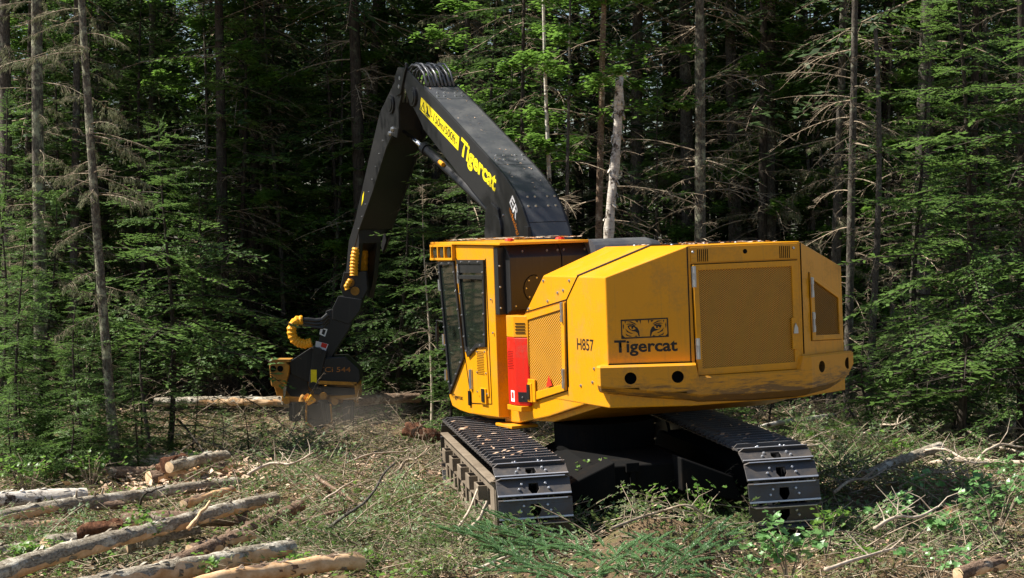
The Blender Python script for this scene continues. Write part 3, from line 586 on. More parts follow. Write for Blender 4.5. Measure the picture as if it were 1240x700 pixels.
def trk(side):
    t0 = side * 1.28; root = MB()
    prof_ = [(.62, .16), (.36, .30), (.34, .60), (.55, .74), (2.8, .76), (4.95, .74), (5.17, .6), (5.15, .3), (4.95, .16)]
    tr = MB().prism(prof_, t0 - .17, t0 + .17).build('track_assembly', 'hole', harv, mtx=TF, label='left hand crawler track' if side < 0 else 'right hand crawler track')
    L_ = 4.6; per = 2 * L_ + 2 * math.pi * Rk; N = 56; proto_ = None
    bl = [( x_, y_, .014) for x_ in (-.155, -.115, .115, .155) for y_ in (-.04, .02)][0:0] + [(-.15, -.03, .014), (-.12, .025, .014), (.15, -.03, .014), (.12, .025, .014)]
    for i in range(N):
        s_ = (i / N) * per
        if s_ < L_: p = (.46 + s_, .535 + Rk); a_ = 0
        elif s_ < L_ + math.pi * Rk: th = (s_ - L_) / Rk; p = (.46 + L_ + Rk * math.sin(th), .535 + Rk * math.cos(th)); a_ = -th
        elif s_ < 2 * L_ + math.pi * Rk: q = s_ - L_ - math.pi * Rk; p = (.46 + L_ - q, .535 - Rk); a_ = math.pi
        else: th = (s_ - 2 * L_ - math.pi * Rk) / Rk; p = (.46 - Rk * math.sin(th), .535 - Rk * math.cos(th)); a_ = math.pi - th
        m_ = Matrix.Translation((t0, p[0], p[1])) @ Matrix.Rotation(a_, 4, 'X')
        if shoe_src[0] is None:
            o = sh.build('track_shoe', 'shoe', tr, .003); shoe_src[0] = o
            o.data.materials.append(M['edge'])
            q2 = MB()
            for b_ in bl: q2.tube([b_, (b_[0], b_[1], .034)], [.017, .012], 7)
            bm = bmesh.new(); bm.from_mesh(o.data); n0 = len(bm.faces); tmp = bpy.data.meshes.new('t'); tmp.from_pydata(q2.V, [], q2.Q); bm.from_mesh(tmp); bm.faces.ensure_lookup_table()
            for f_ in bm.faces[n0:]: f_.material_index = 1
            for f_ in bm.faces:
                cm_ = f_.calc_center_median()
                f_.normal_update()
                if f_.normal.z > .6 and ((cm_.y > .07 and cm_.z > .05) or (cm_.y < -.085 and cm_.z > .025)): f_.material_index = 1
            bm.to_mesh(o.data); bm.free()
        else: o = shoe_src[0].copy(); C.objects.link(o); o.parent = tr
        o.matrix_local = m_
    # chain links, idler and sprocket
    k = MB()
    for x_ in (-.09, .09):
        k.tube([(t0 + x_ - .02, .46, .535), (t0 + x_ + .02, .46, .535)], .42, 24); k.tube([(t0 + x_ - .02, 5.06, .535), (t0 + x_ + .02, 5.06, .535)], .42, 24)
        k.box((t0 + x_, 2.75, .95), (.04, 4.65, .07))
    sub(k, 'track_chain', 'rubber', tr)
    # dusty outer guard with openings and steps
    so_ = t0 + side * .345; k = MB()
    k.box((so_, 2.75, .78), (.03, 4.85, .12)); k.box((so_, 2.75, .235), (.03, 4.75, .11)); k.box((so_ + side * .012, 2.75, .852), (.10, 4.85, .022))
    for y_, w2 in ((.40, .16), (.70, .10), (1.05, .16), (1.45, .10), (1.75, .22), (2.2, .10), (2.6, .22), (3.0, .10), (3.4, .2), (3.85, .12), (4.25, .16), (4.7, .12), (5.1, .16)): k.box((so_ + .002, y_, .50), (.03, w2, .56))
    k.box((so_ + .004, 2.75, .50), (.03, 4.75, .07))
    k.box((so_, .45, .55), (.05, .22, .66))
    sub(k, 'track_guard', 'dust', tr, .008)
    for y_ in (1.15, 1.95, 2.75, 3.6, 4.4):
        k = MB(); k.box((so_ + side * .10, y_, .66), (.02, .34, .15)).box((so_ + side * .055, y_ - .16, .66), (.09, .02, .15)).box((so_ + side * .055, y_ + .16, .66), (.09, .02, .15))
        sub(k, 'step', 'dust', tr, .004)
    return tr
shoe_src = [None]
trk(-1); trk(1)
cb = MB()
cb.prism([(-.92, .30), (-1.0, .62), (-.5, .86), (.5, .86), (1.0, .62), (.97, .30), (.45, .50), (-.45, .50)], .9, 3.5, 1)
car = MB()
car.V = cb.V; car.Q = cb.Q
car.prism([(-1.0, .45), (-.9, .72), (-.35, .95), (-.35, .6)], .55, .95, 1).prism([(1.0, .45), (.9, .72), (.35, .95), (.35, .6)], .55, .95, 1)
cbo = car.build('car_body', 'undercarriage', harv, .015, mtx=TF)
sub(MB().tube([(0, 2.9, .84), (0, 2.9, 1.15)], .58, 32), 'slew_ring', 'undercarriage', cbo)
sub(MB().box((-.1, .88, .62), (.06, .05, .34)).box((-.1, .87, .84), (.14, .05, .1)), 'tow_bracket', 'undercarriage', cbo, .005)

# ---- harvester head hanging from the stick, facing the camera; x right, z up, y away
HS = 71.0
HF = TI @ Matrix.Translation((-3.31, 31.0, 0))
def hp(x, y): return ((x - 385) / HS, 3.3 - (y - 282) / HS)
def hprism(pts, y0, y1): return MB().prism([(hp(*p)[0], hp(*p)[1]) for p in pts], y0, y1, 1)
def hd_(mb, name, mat, bevel=.01, **k): return mb.build(name, mat, harv, bevel, mtx=HF, **k)
# link between stick and rotator
lk = hd_(hprism([(417, 330), (444, 328), (446, 350), (440, 362), (418, 362), (413, 348)], -.16, -.10), 'link', 'black')
sub(hprism([(417, 330), (444, 328), (446, 350), (440, 362), (418, 362), (413, 348)], .12, .18), 'link_plate', 'black', lk, .01)
k = MB()
for (x, y) in ((431, 352), (425, 342)):
    a_ = hp(x, y); k.tube([(a_[0], -.2, a_[1]), (a_[0], .2, a_[1])], .075, 16)
sub(k, 'pin', 'headpaint', lk)
rot = hd_(hprism([(411, 358), (440, 362), (437, 376), (424, 392), (404, 386), (404, 372)], -.22, .2), 'swivel', 'black')
rt = hd_(hprism([(396, 376), (402, 374), (428, 388), (424, 398), (410, 420), (398, 440), (390, 438), (384, 424), (392, 392)], -.2, .2), 'rotator_housing', 'black')
sub(hprism([(390, 396), (398, 398), (395, 407), (388, 404)], -.205, -.2), 'warning_label', 'white', rt); sub(hprism([(392.5, 398), (396, 399), (394, 405), (391, 403.5)], -.209, -.205), 'label_mark', 'decal_black', rt)
sub(hprism([(384, 412), (399, 416), (396, 424), (383, 420)], -.205, -.2), 'sticker', 'white', rt); sub(hprism([(391, 414), (398, 416), (396, 421), (390, 419)], -.209, -.205), 'label_mark', 'decal_red', rt)
hg = hd_(hprism([(382, 418), (398, 424), (388, 466), (382, 472), (376, 466)], -.34, -.26), 'tilt_frame', 'black')
sub(hprism([(379, 446), (386, 446), (386, 462), (379, 462)], -.345, -.34), 'warning_label', 'decal_yellow', hg)
k = MB()
for (x, y) in ((387, 424), (382, 465)): a_ = hp(x, y); k.tube([(a_[0], -.36, a_[1]), (a_[0], .3, a_[1])], .065, 14)
sub(k, 'pin', 'black', hg)
arm = hd_(hprism([(352, 437), (378, 420), (390, 424), (392, 444), (376, 462), (354, 452)], -.22, .22), 'head_arm', 'black')
cv = hd_(hprism([(390, 432), (420, 430), (437, 446), (438, 458), (434, 464), (388, 462), (384, 448)], -.30, .30), 'head_cover', 'black', .02)
text(cv, 'TCi 544', 'head_letters', axes((hp(388, 449)[0], -.304, hp(388, 449)[1]), (1, 0, 0), (0, 0, 1)), .54, .085, .01)
0 and text(cv, 'Tigercat', 'decal_orange', axes((hp(393, 441)[0], -.304, hp(393, 441)[1]), (1, 0, 0), (0, 0, 1)), .3, .06, .01)
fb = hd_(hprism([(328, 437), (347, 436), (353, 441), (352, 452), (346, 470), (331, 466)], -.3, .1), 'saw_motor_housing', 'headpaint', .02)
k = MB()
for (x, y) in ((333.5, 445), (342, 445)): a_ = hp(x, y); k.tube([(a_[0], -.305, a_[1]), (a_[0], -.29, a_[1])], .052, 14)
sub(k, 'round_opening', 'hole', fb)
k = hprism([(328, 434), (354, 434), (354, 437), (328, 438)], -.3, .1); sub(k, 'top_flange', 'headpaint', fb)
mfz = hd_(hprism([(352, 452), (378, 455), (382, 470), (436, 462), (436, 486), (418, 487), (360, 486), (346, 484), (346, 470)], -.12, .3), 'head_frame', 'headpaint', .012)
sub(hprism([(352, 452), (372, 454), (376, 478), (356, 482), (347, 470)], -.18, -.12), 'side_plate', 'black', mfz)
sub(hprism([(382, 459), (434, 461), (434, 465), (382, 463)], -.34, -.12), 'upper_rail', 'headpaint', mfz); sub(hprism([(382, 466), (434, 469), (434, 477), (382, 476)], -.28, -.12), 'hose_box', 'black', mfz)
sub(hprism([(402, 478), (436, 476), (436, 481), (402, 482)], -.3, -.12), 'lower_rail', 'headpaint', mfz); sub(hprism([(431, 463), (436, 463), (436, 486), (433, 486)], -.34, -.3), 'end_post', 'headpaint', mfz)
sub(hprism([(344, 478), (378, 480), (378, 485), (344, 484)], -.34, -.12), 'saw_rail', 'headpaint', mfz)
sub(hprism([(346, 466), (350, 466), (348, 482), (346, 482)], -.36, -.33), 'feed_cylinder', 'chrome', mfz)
# feed rollers and delimbing knives
for x, y in ((394, 477), (408, 484), (375, 479), (350, 483)):
    a_ = hp(x, y); k = MB(); k.tube([(a_[0], -.38, a_[1]), (a_[0], -.30, a_[1])], .06, 12); sub(k, 'roller_bearing', 'headpaint', mfz)
for x, y in ((394, 490), (360, 492), (424, 490)):
    a_ = hp(x, y); k = MB()
    k.tube([(a_[0], -.32, a_[1] + .1), (a_[0], -.32, a_[1] - .22)], .085, 12)
    for j in range(8): k.tube([(a_[0] + .085 * math.cos(j * .785), -.32 + .085 * math.sin(j * .785), a_[1] + .08), (a_[0] + .085 * math.cos(j * .785), -.32 + .085 * math.sin(j * .785), a_[1] - .2)], .02, 4)
    sub(k, 'feed_roller', 'black', mfz)
k = hprism([(375, 487), (402, 487), (403, 508), (389, 519), (375, 509)], -.36, -.30); kn = hd_(k, 'delimbing_knife', 'black', .01)
k = MB(); ring = [(374, 487), (373.5, 509), (389, 520), (404.5, 508), (403, 487)]
k.tube([(hp(*p)[0], -.38, hp(*p)[1]) for p in ring], .018, 6); sub(k, 'knife_edge', 'headpaint', kn)
k = hprism([(368, 500), (375, 512), (389, 524), (402, 520), (407, 508), (404, 520), (392, 528), (376, 522)], -.3, .2); hd_(k, 'delimbing_knife', 'black', .01)
k = hprism([(330, 466), (346, 470), (344, 486), (336, 486)], .1, .25); hd_(k, 'delimbing_knife', 'headpaint', .01)
def sleeve(pts, r_=.07, nm_='hose_sleeve', mat='sleeve', par=None, y=-.3, per=.05):
    P_ = [Vector((hp(*p)[0], y, hp(*p)[1])) for p in pts]; out = []
    for i in range(len(P_) - 1):
        n_ = max(2, int((P_[i + 1] - P_[i]).length / per * 2))
        for j in range(n_): out.append(P_[i].lerp(P_[i + 1], j / n_))
    mb = MB(); mb.tube(out, [r_ * (1 if i % 2 else .84) for i in range(len(out))], 12); return sub(mb, nm_, mat, par or rt, smooth=False)
sleeve([(369, 386.5), (363, 387), (358, 391), (355.5, 397), (356, 404), (359, 410), (365, 414), (372, 415.5), (381, 413)], .085)
sleeve([(375, 479), (379, 482), (382, 488)], .085, par=mfz, y=-.42)
sleeve([(372, 477), (369, 481), (369, 486)], .06, par=mfz, y=-.40, mat='headpaint')
for d in (0, 4, 8):
    k = MB(); k.tube([(hp(x, y)[0], -.28 + d * .01, hp(x, y)[1]) for x, y in ((364, 386 + d * .6), (376, 386 + d), (384, 387 + d), (392, 386 + d * 1.2), (399, 380 + d))], .035, 7); sub(k, 'hydraulic_hose', 'rubber', rt)
sleeve([(433, 300), (431, 310), (430, 322), (430, 335)], .075, par=lk, y=-.24)
sleeve([(426, 338), (421, 346), (423, 352)], .045, par=lk, y=-.26)
# twigs and chips fallen on the roof, the hood and the boom
def debris(par, n_, f_, seed, mat='drychip', l0=.03):
    r_ = random.Random(seed); k = MB()
    for i in range(n_):
        p, nn_ = f_(r_); a_ = r_.uniform(0, 6.28); l = l0 * r_.uniform(.4, 1.6); d = Vector((math.cos(a_), math.sin(a_), 0)); d -= nn_ * d.dot(nn_); e = nn_.cross(d) * l * r_.uniform(.1, .35); p = p + nn_ * r_.uniform(.002, .012)
        k.add([p - d * l - e, p + d * l - e * .5, p + d * l * .9 + e + nn_ * .006, p - d * l * .8 + e + nn_ * .003], [(0, 1, 2, 3)])
    return k.build('debris', mat, par, kind='stuff')
debris(cab, 170, lambda r_: (Vector((r_.uniform(-1.6, -.5), r_.uniform(2.95, 5.2), 3.312)), Vector((0, 0, 1))), 1)
debris(cab, 60, lambda r_: (Vector((r_.uniform(-1.6, -.5), r_.uniform(2.95, 5.2), 3.322)), Vector((0, 0, 1))), 2, 'deadtwig', .07)
debris(hood, 90, lambda r_: (Vector((r_.uniform(-.6, .7), r_.uniform(.05, 1.9), 3.194)), Vector((0, 0, 1))), 3, 'drychip', .025)
def on_boom(r_):
    j = r_.choice((4, 5, 5, 5, 6, 7)); a_, c_ = bp[j], bp[j + 1]; f_ = r_.random(); return Vector((r_.uniform(-.2, .26), a_[0] + (c_[0] - a_[0]) * f_, a_[1] + (c_[1] - a_[1]) * f_ - .008)), Vector((0, -.44, .9)).normalized()
debris(boom, 70, on_boom, 4, 'drychip', .014)
def on_shoe(r_):
    return Vector((0, 0, 0)), Vector((0, 0, 1))
for sd_ in (-1, 1):
    r_ = random.Random(8 + sd_); k = MB()
    for i in range(90):
        p = Vector((sd_ * 1.28 + r_.uniform(-.34, .34), r_.uniform(.6, 5.0), 1.045 + r_.uniform(0, .02))); a_ = r_.uniform(0, 6.28); l = r_.uniform(.01, .05); d = Vector((math.cos(a_), math.sin(a_), .2)) * l; e = Vector((-math.sin(a_), math.cos(a_), .3)) * l * .4
        k.add([p - d, p - e, p + d, p + e], [(0, 1, 2, 3)])
    k.build('track_debris', 'drychip', harv, mtx=TF, kind='stuff')
# ================================================================== GROUND
NS = np.random.RandomState(11)
def gp(x, y, z=0.0):                     # where a pixel of the 1240 px photograph meets the level z
    Y = F * (HC - z) / (y - YH); return Vector(((x - CX) / F * Y, Y, z))
def gz(x, y):
    x = np.asarray(x, float); y = np.asarray(y, float)
    h = .05 * np.sin(x * .9 + 1) * np.cos(y * .7) + .035 * np.sin(x * 2.3 + y * 1.7) + .02 * np.sin(x * 5.1 - y * 4.3 + 2)
    def hill(cx, cy, sx, sy, a): return a * np.exp(-((x - cx) / sx) ** 2 - ((y - cy) / sy) ** 2)
    h = h + hill(1.5, 17.55, .8, .36, .50) + hill(3.7, 17.6, 1.3, .6, .22) + hill(5.4, 20.8, 1.5, 1.5, .45) + hill(.2, 17.2, .9, .35, .10) + hill(-1.2, 23, 2.2, 2.0, .06) + hill(-3.0, 30.5, 3.0, 2.8, -.30) + hill(5.6, 25, 2.4, 2.5, .42)
    h = h + .5 * np.clip((y - 36) / 30, 0, 1) + .35 * np.clip((np.abs(x) - 14) / 14, 0, 1)
    inside = np.exp(-(((x - 1.5) / 2.6) ** 4) - (((y - 21.3) / 2.7) ** 4))
    return h * (1 - .8 * inside)
gx = np.concatenate([[-700, -300, -120, -60, -35], np.linspace(-22, 22, 221), [35, 60, 120, 300, 700]])
gy = np.concatenate([[-300, -100, -30, 0, 8], np.linspace(13, 48, 211), [55, 65, 80, 110, 170, 300, 700]])
X, Y = np.meshgrid(gx, gy); Z = gz(X, Y); near = (np.abs(X) < 22) & (Y > 13) & (Y < 48)
Z = Z + near * NS.normal(0, .012, Z.shape)
Vg = np.stack([X, Y, Z], -1).reshape(-1, 3); nx = len(gx); ii = np.arange((len(gy) - 1) * (nx - 1)); rr_, cc_ = ii // (nx - 1), ii % (nx - 1); a0 = rr_ * nx + cc_
tag(npobj('ground', Vg, np.stack([a0, a0 + 1, a0 + nx + 1, a0 + nx], 1), 'floor', smooth=True), 'brown forest floor of needles and soil under the slash', kind='structure')

# ================================================================== FOLIAGE TOOLS (leaves are diamonds: base point, direction, half width)
def rotm(az, el, roll=0.0):
    ca, sa, ce, se, cr, sr = math.cos(az), math.sin(az), math.cos(el), math.sin(el), math.cos(roll), math.sin(roll)
    Rz = np.array([[ca, -sa, 0], [sa, ca, 0], [0, 0, 1]]); Ry = np.array([[ce, 0, -se], [0, 1, 0], [se, 0, ce]]); Rx = np.array([[1, 0, 0], [0, cr, -sr], [0, sr, cr]])
    return Rz @ Ry @ Rx
def leafmesh(L, fold=0.0, mid=.42):
    P, D, W_ = L; N = len(P); V = np.empty((N, 4, 3)); V[:, 0] = P; V[:, 1] = P + D * mid + W_; V[:, 2] = P + D; V[:, 3] = P + D * mid - W_
    return V.reshape(-1, 3), np.arange(N * 4).reshape(-1, 4)
def segmesh(S, k=3):
    A, B, ra, rb = S; A = np.asarray(A, float); B = np.asarray(B, float); ra = np.asarray(ra, float)[:, None]; rb = np.asarray(rb, float)[:, None]; N = len(A)
    d = B - A; d = d / (np.linalg.norm(d, axis=1, keepdims=True) + 1e-9); h = np.where(np.abs(d[:, 2:3]) > .9, [[1., 0, 0]], [[0, 0, 1.]]); u = np.cross(d, h); u /= np.linalg.norm(u, axis=1, keepdims=True) + 1e-9; v = np.cross(d, u)
    V = np.empty((N, 2 * k, 3))
    for i in range(k):
        o = u * math.cos(2 * math.pi * i / k) + v * math.sin(2 * math.pi * i / k); V[:, i] = A + o * ra; V[:, k + i] = B + o * rb
    q = np.array([[i, (i + 1) % k, k + (i + 1) % k, k + i] for i in range(k)]); return V.reshape(-1, 3), (np.arange(N)[:, None, None] * 2 * k + q).reshape(-1, 4)
def merge(ms):
    V, Q, k = [], [], 0
    for v, q in ms: V.append(v); Q.append(q + k); k += len(v)
    return np.concatenate(V), np.concatenate(Q)
def xf(L, m, t, s=1.0): return (L[0] @ m.T * s + t, L[1] @ m.T * s, L[2] @ m.T * s)
def xs(S, m, t, s=1.0): return (S[0] @ m.T * s + t, S[1] @ m.T * s + t, S[2] * s, S[3] * s)
def cat(Ls): return tuple(np.concatenate([l[i] for l in Ls]) for i in range(len(Ls[0])))
def branch(L, ds, dt, ll, lw, droop=.18, spread=.42, flatn=.25, ang=52, first=.10, stem=.012, seed=0, live=1.0):
    """a flat conifer branch along +x: main axis, side twigs on both sides, needled leaflets on each"""
    r = np.random.RandomState(seed); axis = lambda s: np.array([s, 0, -droop * s * s / L + .03 * math.sin(s * 3 + seed)])
    P, D, W_, A, B, ra, rb = [], [], [], [], [], [], []
    xs_ = np.linspace(0, L, 7)
    for a, b in zip(xs_, xs_[1:]): A.append(axis(a)); B.append(axis(b)); ra.append(stem * (1 - a / L) + .003); rb.append(stem * (1 - b / L) + .003)
    s = L * first; side = 1
    while s < L:
        l = (spread * (L - s) + .05) * r.uniform(.65, 1.15); side = -side
        if r.rand() < live:
            a = math.radians(ang + r.uniform(-10, 10)) * side; up_ = r.uniform(-flatn, flatn); d = np.array([math.cos(a), math.sin(a), up_ - .12]); d /= np.linalg.norm(d); o = axis(s)
            n = max(1, int(l / dt)); t = (np.arange(n) + .5) / n * l; p = o + d * t[:, None] + np.array([0, 0, -.25]) * (t[:, None] ** 2)
            A.append(o); B.append(o + d * l * .6); ra.append(stem * .35); rb.append(stem * .2)
            for q in (-1, 1):
                aa = a + q * math.radians(42) + r.uniform(-.25, .25, n); dd = np.stack([np.cos(aa), np.sin(aa), r.uniform(-.35, .2, n)], 1); le = ll * r.uniform(.7, 1.25, n) * (1 - .35 * t / (l + .01)); P.append(p); D.append(dd * le[:, None])
                ww = np.stack([-np.sin(aa), np.cos(aa), r.uniform(-.6, .6, n)], 1); W_.append(ww * lw * r.uniform(.7, 1.2, n)[:, None])
            P.append(p[-1:]); D.append(d[None] * ll * 1.1); W_.append(np.array([[-d[1], d[0], .2]]) * lw)
        s += ds * r.uniform(.7, 1.3)
    return (np.concatenate(P), np.concatenate(D), np.concatenate(W_)), (np.array(A), np.array(B), np.array(ra), np.array(rb))
def deadbranch(L, seed, twigs=14, lichen=0, stem=.012):
    r = np.random.RandomState(seed); n = 7; p = np.zeros((n + 1, 3)); d = np.array([1., 0, r.uniform(-.1, .25)])
    for i in range(n): d = d + np.array([0, r.uniform(-.12, .12), -.07 + r.uniform(-.08, .06)]); d /= np.linalg.norm(d); p[i + 1] = p[i] + d * L / n
    A, B = [*p[:-1]], [*p[1:]]; rr = [stem * (1 - i / (n + .5)) for i in range(n + 1)]; ra, rb = rr[:-1], rr[1:]; LP, LD, LW = [], [], []
    for k in range(twigs):
        f = r.uniform(.15, .98) * n; i = int(f); o = p[i] + (p[min(i + 1, n)] - p[i]) * (f - i); e = np.array([r.uniform(.2, 1), r.choice([-1, 1]) * r.uniform(.3, 1), r.uniform(-.7, .2)]); e /= np.linalg.norm(e); l = L * r.uniform(.10, .34) * (1.15 - f / n)
        m1 = o + e * l * .5; m2 = m1 + (e + np.array([0, 0, -.35])) * l * .5
        A += [o, m1]; B += [m1, m2]; ra += [stem * .32, stem * .22]; rb += [stem * .22, stem * .1]
        for q in range(2): e2 = e + r.uniform(-.7, .7, 3); A.append(m1); B.append(m1 + e2 * l * .35); ra.append(stem * .16); rb.append(stem * .08)
        for q in range(lichen):
            t = r.rand(); LP.append(o + (m2 - o) * t + r.normal(0, .012, 3)); LD.append(np.array([r.normal(0, .02), r.normal(0, .02), -r.uniform(.03, .11)])); a = r.uniform(0, 6.28); LW.append(np.array([math.cos(a), math.sin(a), 0]) * r.uniform(.005, .013))
    S = (np.array(A), np.array(B), np.array(ra), np.array(rb))
    return (np.array(LP), np.array(LD), np.array(LW)) if LP else None, S
E3 = lambda: (np.zeros((0, 3)),) * 3
# ------------------------------------------------------------------ tree meshes
FINE = [branch(1.5, .060, .040, .078, .0175, seed=i, droop=.12 + .05 * (i % 3)) for i in range(4)]
COAR = [branch(1.9, .15, .11, .19, .034, seed=20 + i, droop=.2, spread=.38) for i in range(4)]
SPRC = [branch(1.4, .085, .055, .085, .016, seed=40 + i, droop=.28, spread=.33, live=.85) for i in range(4)]
DEAD = [deadbranch(1.5, i) for i in range(6)]
LICH = [deadbranch(1.3, 60 + i, 16, 14) for i in range(5)]
def trunk(h, r0, seed, bend=.15, sides=10, lean=(0, 0), top=.15, knots=6):
    r = np.random.RandomState(seed); n = 44; z = np.linspace(-.25, h, n + 1); ph = r.uniform(0, 6.28, 2)
    x = bend * np.sin(z / h * 4 + ph[0]) - bend * math.sin(ph[0]) + lean[0] * z; y = bend * np.cos(z / h * 3 + ph[1]) - bend * math.cos(ph[1]) + lean[1] * z
    rad = r0 * (1 - (1 - top) * np.clip(z, 0, h) / h) * (1 + .35 * np.exp(-np.clip(z, 0, 9) * 4)); V = []
    for i in range(n + 1):
        for k in range(sides):
            q = rad[i] * (1 + r.normal(0, .04)); a = 2 * math.pi * k / sides; V.append((x[i] + q * math.cos(a), y[i] + q * math.sin(a), z[i]))
    Q = [(i * sides + k, i * sides + (k + 1) % sides, (i + 1) * sides + (k + 1) % sides, (i + 1) * sides + k) for i in range(n) for k in range(sides)]
    at_ = lambda zz: np.array([np.interp(zz, z, x), np.interp(zz, z, y), zz]); ra = lambda zz: float(np.interp(zz, z, rad))
    return (np.array(V), np.array(Q)), at_, ra
def template(kind, h, r0, seed, bark_, leaf, dead0=.7, dead1=8, nd=60, lich=False, live0=5.0, nl=110, lean=(0, 0), bend=.15, spars=0, brL=1.0, tophat=True, top=.15):
    """returns an Empty-less dict of meshes: trunk, dead branches, crown"""
    r = np.random.RandomState(seed); tm, at_, ra = trunk(h, r0, seed, bend, lean=lean, top=top)
    segs, leaves, lich_ = [], [], []
    for i in range(nd):
        z = r.uniform(dead0, dead1); az = r.uniform(0, 6.28); s = r.uniform(.5, 1.15) * brL; Ld, Sd = (LICH if lich and r.rand() < .8 else DEAD)[r.randint(5)]; m_ = rotm(az, r.uniform(-.25, .2), r.uniform(-.4, .4))
        segs.append(xs(Sd, m_, at_(z), s))
        if Ld is not None: lich_.append(xf(Ld, m_, at_(z), s))
    dn = len(segs)
    for i in range(spars):
        z = r.uniform(1.5, live0 + 1); m_ = rotm(r.uniform(0, 6.28), r.uniform(-.2, .1), r.uniform(-.3, .3)); B_ = SPRC[r.randint(4)]; s = r.uniform(.6, 1.1) * brL; leaves.append(xf(B_[0], m_, at_(z), s)); segs.append(xs(B_[1], m_, at_(z), s))
    lib = FINE if kind == 'fir' else COAR
    for i in range(nl):
        f = (i + r.rand()) / nl; z = live0 + (h - live0) * f ** .9 * .985; g = (h - z) / (h - live0)
        if kind == 'fir': s = brL * (.16 + 1.0 * g ** .8) * r.uniform(.5, 1.3); el = .32 - .42 * g + r.uniform(-.2, .2)
        else: s = brL * (.2 + .95 * g ** .7) * r.uniform(.75, 1.2); el = .25 - .5 * g + r.uniform(-.15, .15)
        m_ = rotm(i * 2.399 + r.uniform(-.5, .5), el, r.uniform(-.25, .25)); B_ = (SPRC if kind == 'fir' and r.rand() < .3 else lib)[r.randint(4)]; leaves.append(xf(B_[0], m_, at_(z), s)); segs.append(xs(B_[1], m_, at_(z), s))
    if kind == 'fir' : leaves.append(xf(FINE[0][0], rotm(0, 1.5), at_(h - .3), .3))
    out = {'trunk': (tm, bark_, True)}
    if segs: out['branches'] = (segmesh(cat(segs)), 'deadtwig' if kind != 'fir' else 'bark_dark', False)
    if leaves: out['crown'] = (leafmesh(cat(leaves)), leaf, False)
    if lich_: out['lichen'] = (leafmesh(cat(lich_), mid=.5), 'lichen', False)
    return out
def plant(tpl, name, loc, label, group=None, rz=0.0, s=1.0, cat_='tree'):
    t = empty(name, loc, label, cat_, group, rz); t.scale = (s, s, s)
    for k, (me, mat, sm) in tpl.items():
        if isinstance(me, tuple): o = npobj(k, me[0], me[1], mat, t, sm); tpl[k] = (o.data, mat, sm)
        else: o = bpy.data.objects.new(k, me); C.objects.link(o); o.parent = t
    return t
def broadleaf(h, r0, seed, nb=26, z0=1.5, leaf='broad', size=.075, lean=(0, 0), brL=1.3, bark_='bark_grey', bend=.2):
    r = np.random.RandomState(seed); tm, at_, ra = trunk(h, r0, seed, bend, 8, lean=lean, top=.2); segs, P, D, W_ = [], [], [], []
    for i in range(nb):
        z = z0 + (h - z0) * (i + r.rand()) / nb; _, S = deadbranch(brL * r.uniform(.6, 1.2), 200 + r.randint(9), 16); m_ = rotm(r.uniform(0, 6.28), r.uniform(.0, .6)); S = xs(S, m_, at_(z)); segs.append(S)
        ends = np.concatenate([S[1][4:], S[1][7:], S[0][9:]]); n = len(ends) * 2; p = np.repeat(ends, 2, 0) + r.normal(0, .045, (n, 3)); a = r.uniform(0, 6.28, n); e = np.stack([np.cos(a), np.sin(a), r.uniform(-.5, .15, n)], 1); P.append(p); D.append(e * size * r.uniform(.7, 1.3, n)[:, None])
        W_.append(np.stack([-np.sin(a), np.cos(a), r.uniform(-.4, .4, n)], 1) * size * .36)
    return {'trunk': (tm, bark_, True), 'branches': (segmesh(cat(segs)), 'bark_dark', False), 'crown': (leafmesh((np.concatenate(P), np.concatenate(D), np.concatenate(W_))), leaf, False)}
def base(px, Y, dz=0.0):
    x = (px - CX) / F * Y; return (x, Y, float(gz(x, Y)) + dz)

# ------------------------------------------------------------------ trees one can point at
def spruce(px, Y, r0, label, seed, bark_='bark_grey', name='spruce_tree', lean=0.0, h=17, **k):
    k = dict(dict(nd=60, live0=8.5, nl=70, spars=6, dead1=8.8), **k)
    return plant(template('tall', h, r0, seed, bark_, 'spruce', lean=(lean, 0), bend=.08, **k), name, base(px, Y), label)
spruce(52, 28.5, .125, 'thick grey lichen spotted spruce trunk second from the left edge', 1, 'bark_lichen', lich=True, nd=60, lean=-.002, spars=3, brL=.85)
spruce(14, 34.6, .16, 'darker thick spruce trunk at the very left edge', 2, 'bark_grey', lich=True, nd=60)
spruce(141, 24.7, .074, 'leaning spruce draped in pale beard lichen right of the thick lichen spotted trunk', 3, 'bark_lichen', lich=True, nd=52, lean=-.068, spars=4, brL=.72)
spruce(181, 25.0, .04, 'short black sapling stem just right of the leaning lichen draped spruce', 16, 'bark_dark', h=1.9, nd=8, nl=0, spars=4, live0=1, dead0=.3, dead1=1.6, brL=.35)
spruce(86, 34.8, .10, 'slimmer grey spruce just right of the thick lichen spotted trunk', 4, lich=True, nd=50)
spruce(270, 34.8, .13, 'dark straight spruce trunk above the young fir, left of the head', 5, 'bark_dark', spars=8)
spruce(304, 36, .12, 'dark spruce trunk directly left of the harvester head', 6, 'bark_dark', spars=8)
spruce(845, 27.6, .105, 'sunlit grey spruce trunk with bare side branches rising behind the hood', 7, 'bark_lichen', nd=70, spars=8)  # paler bark puts the sunlight on this trunk into its colour
spruce(1026, 29.0, .075, 'slim dark spruce trunk behind the right rear corner of the hood', 8, 'bark_grey', nd=70)
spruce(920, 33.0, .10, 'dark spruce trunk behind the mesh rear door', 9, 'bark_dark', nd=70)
spruce(722, 26.9, .065, 'thin reddish brown spruce trunk just left of the broken birch', 10, 'bark_brown', nd=45, spars=2, h=15)
spruce(1238, 25.5, .085, 'dark spruce trunk at the right edge behind fir boughs', 11, 'bark_dark', nd=40)
spruce(522, 30.4, .028, 'thin pale dead pole left of the cab', 12, 'palebranch', 'dead_tree', h=4.35, nd=26, nl=0, spars=0, dead1=4.5, brL=.6)
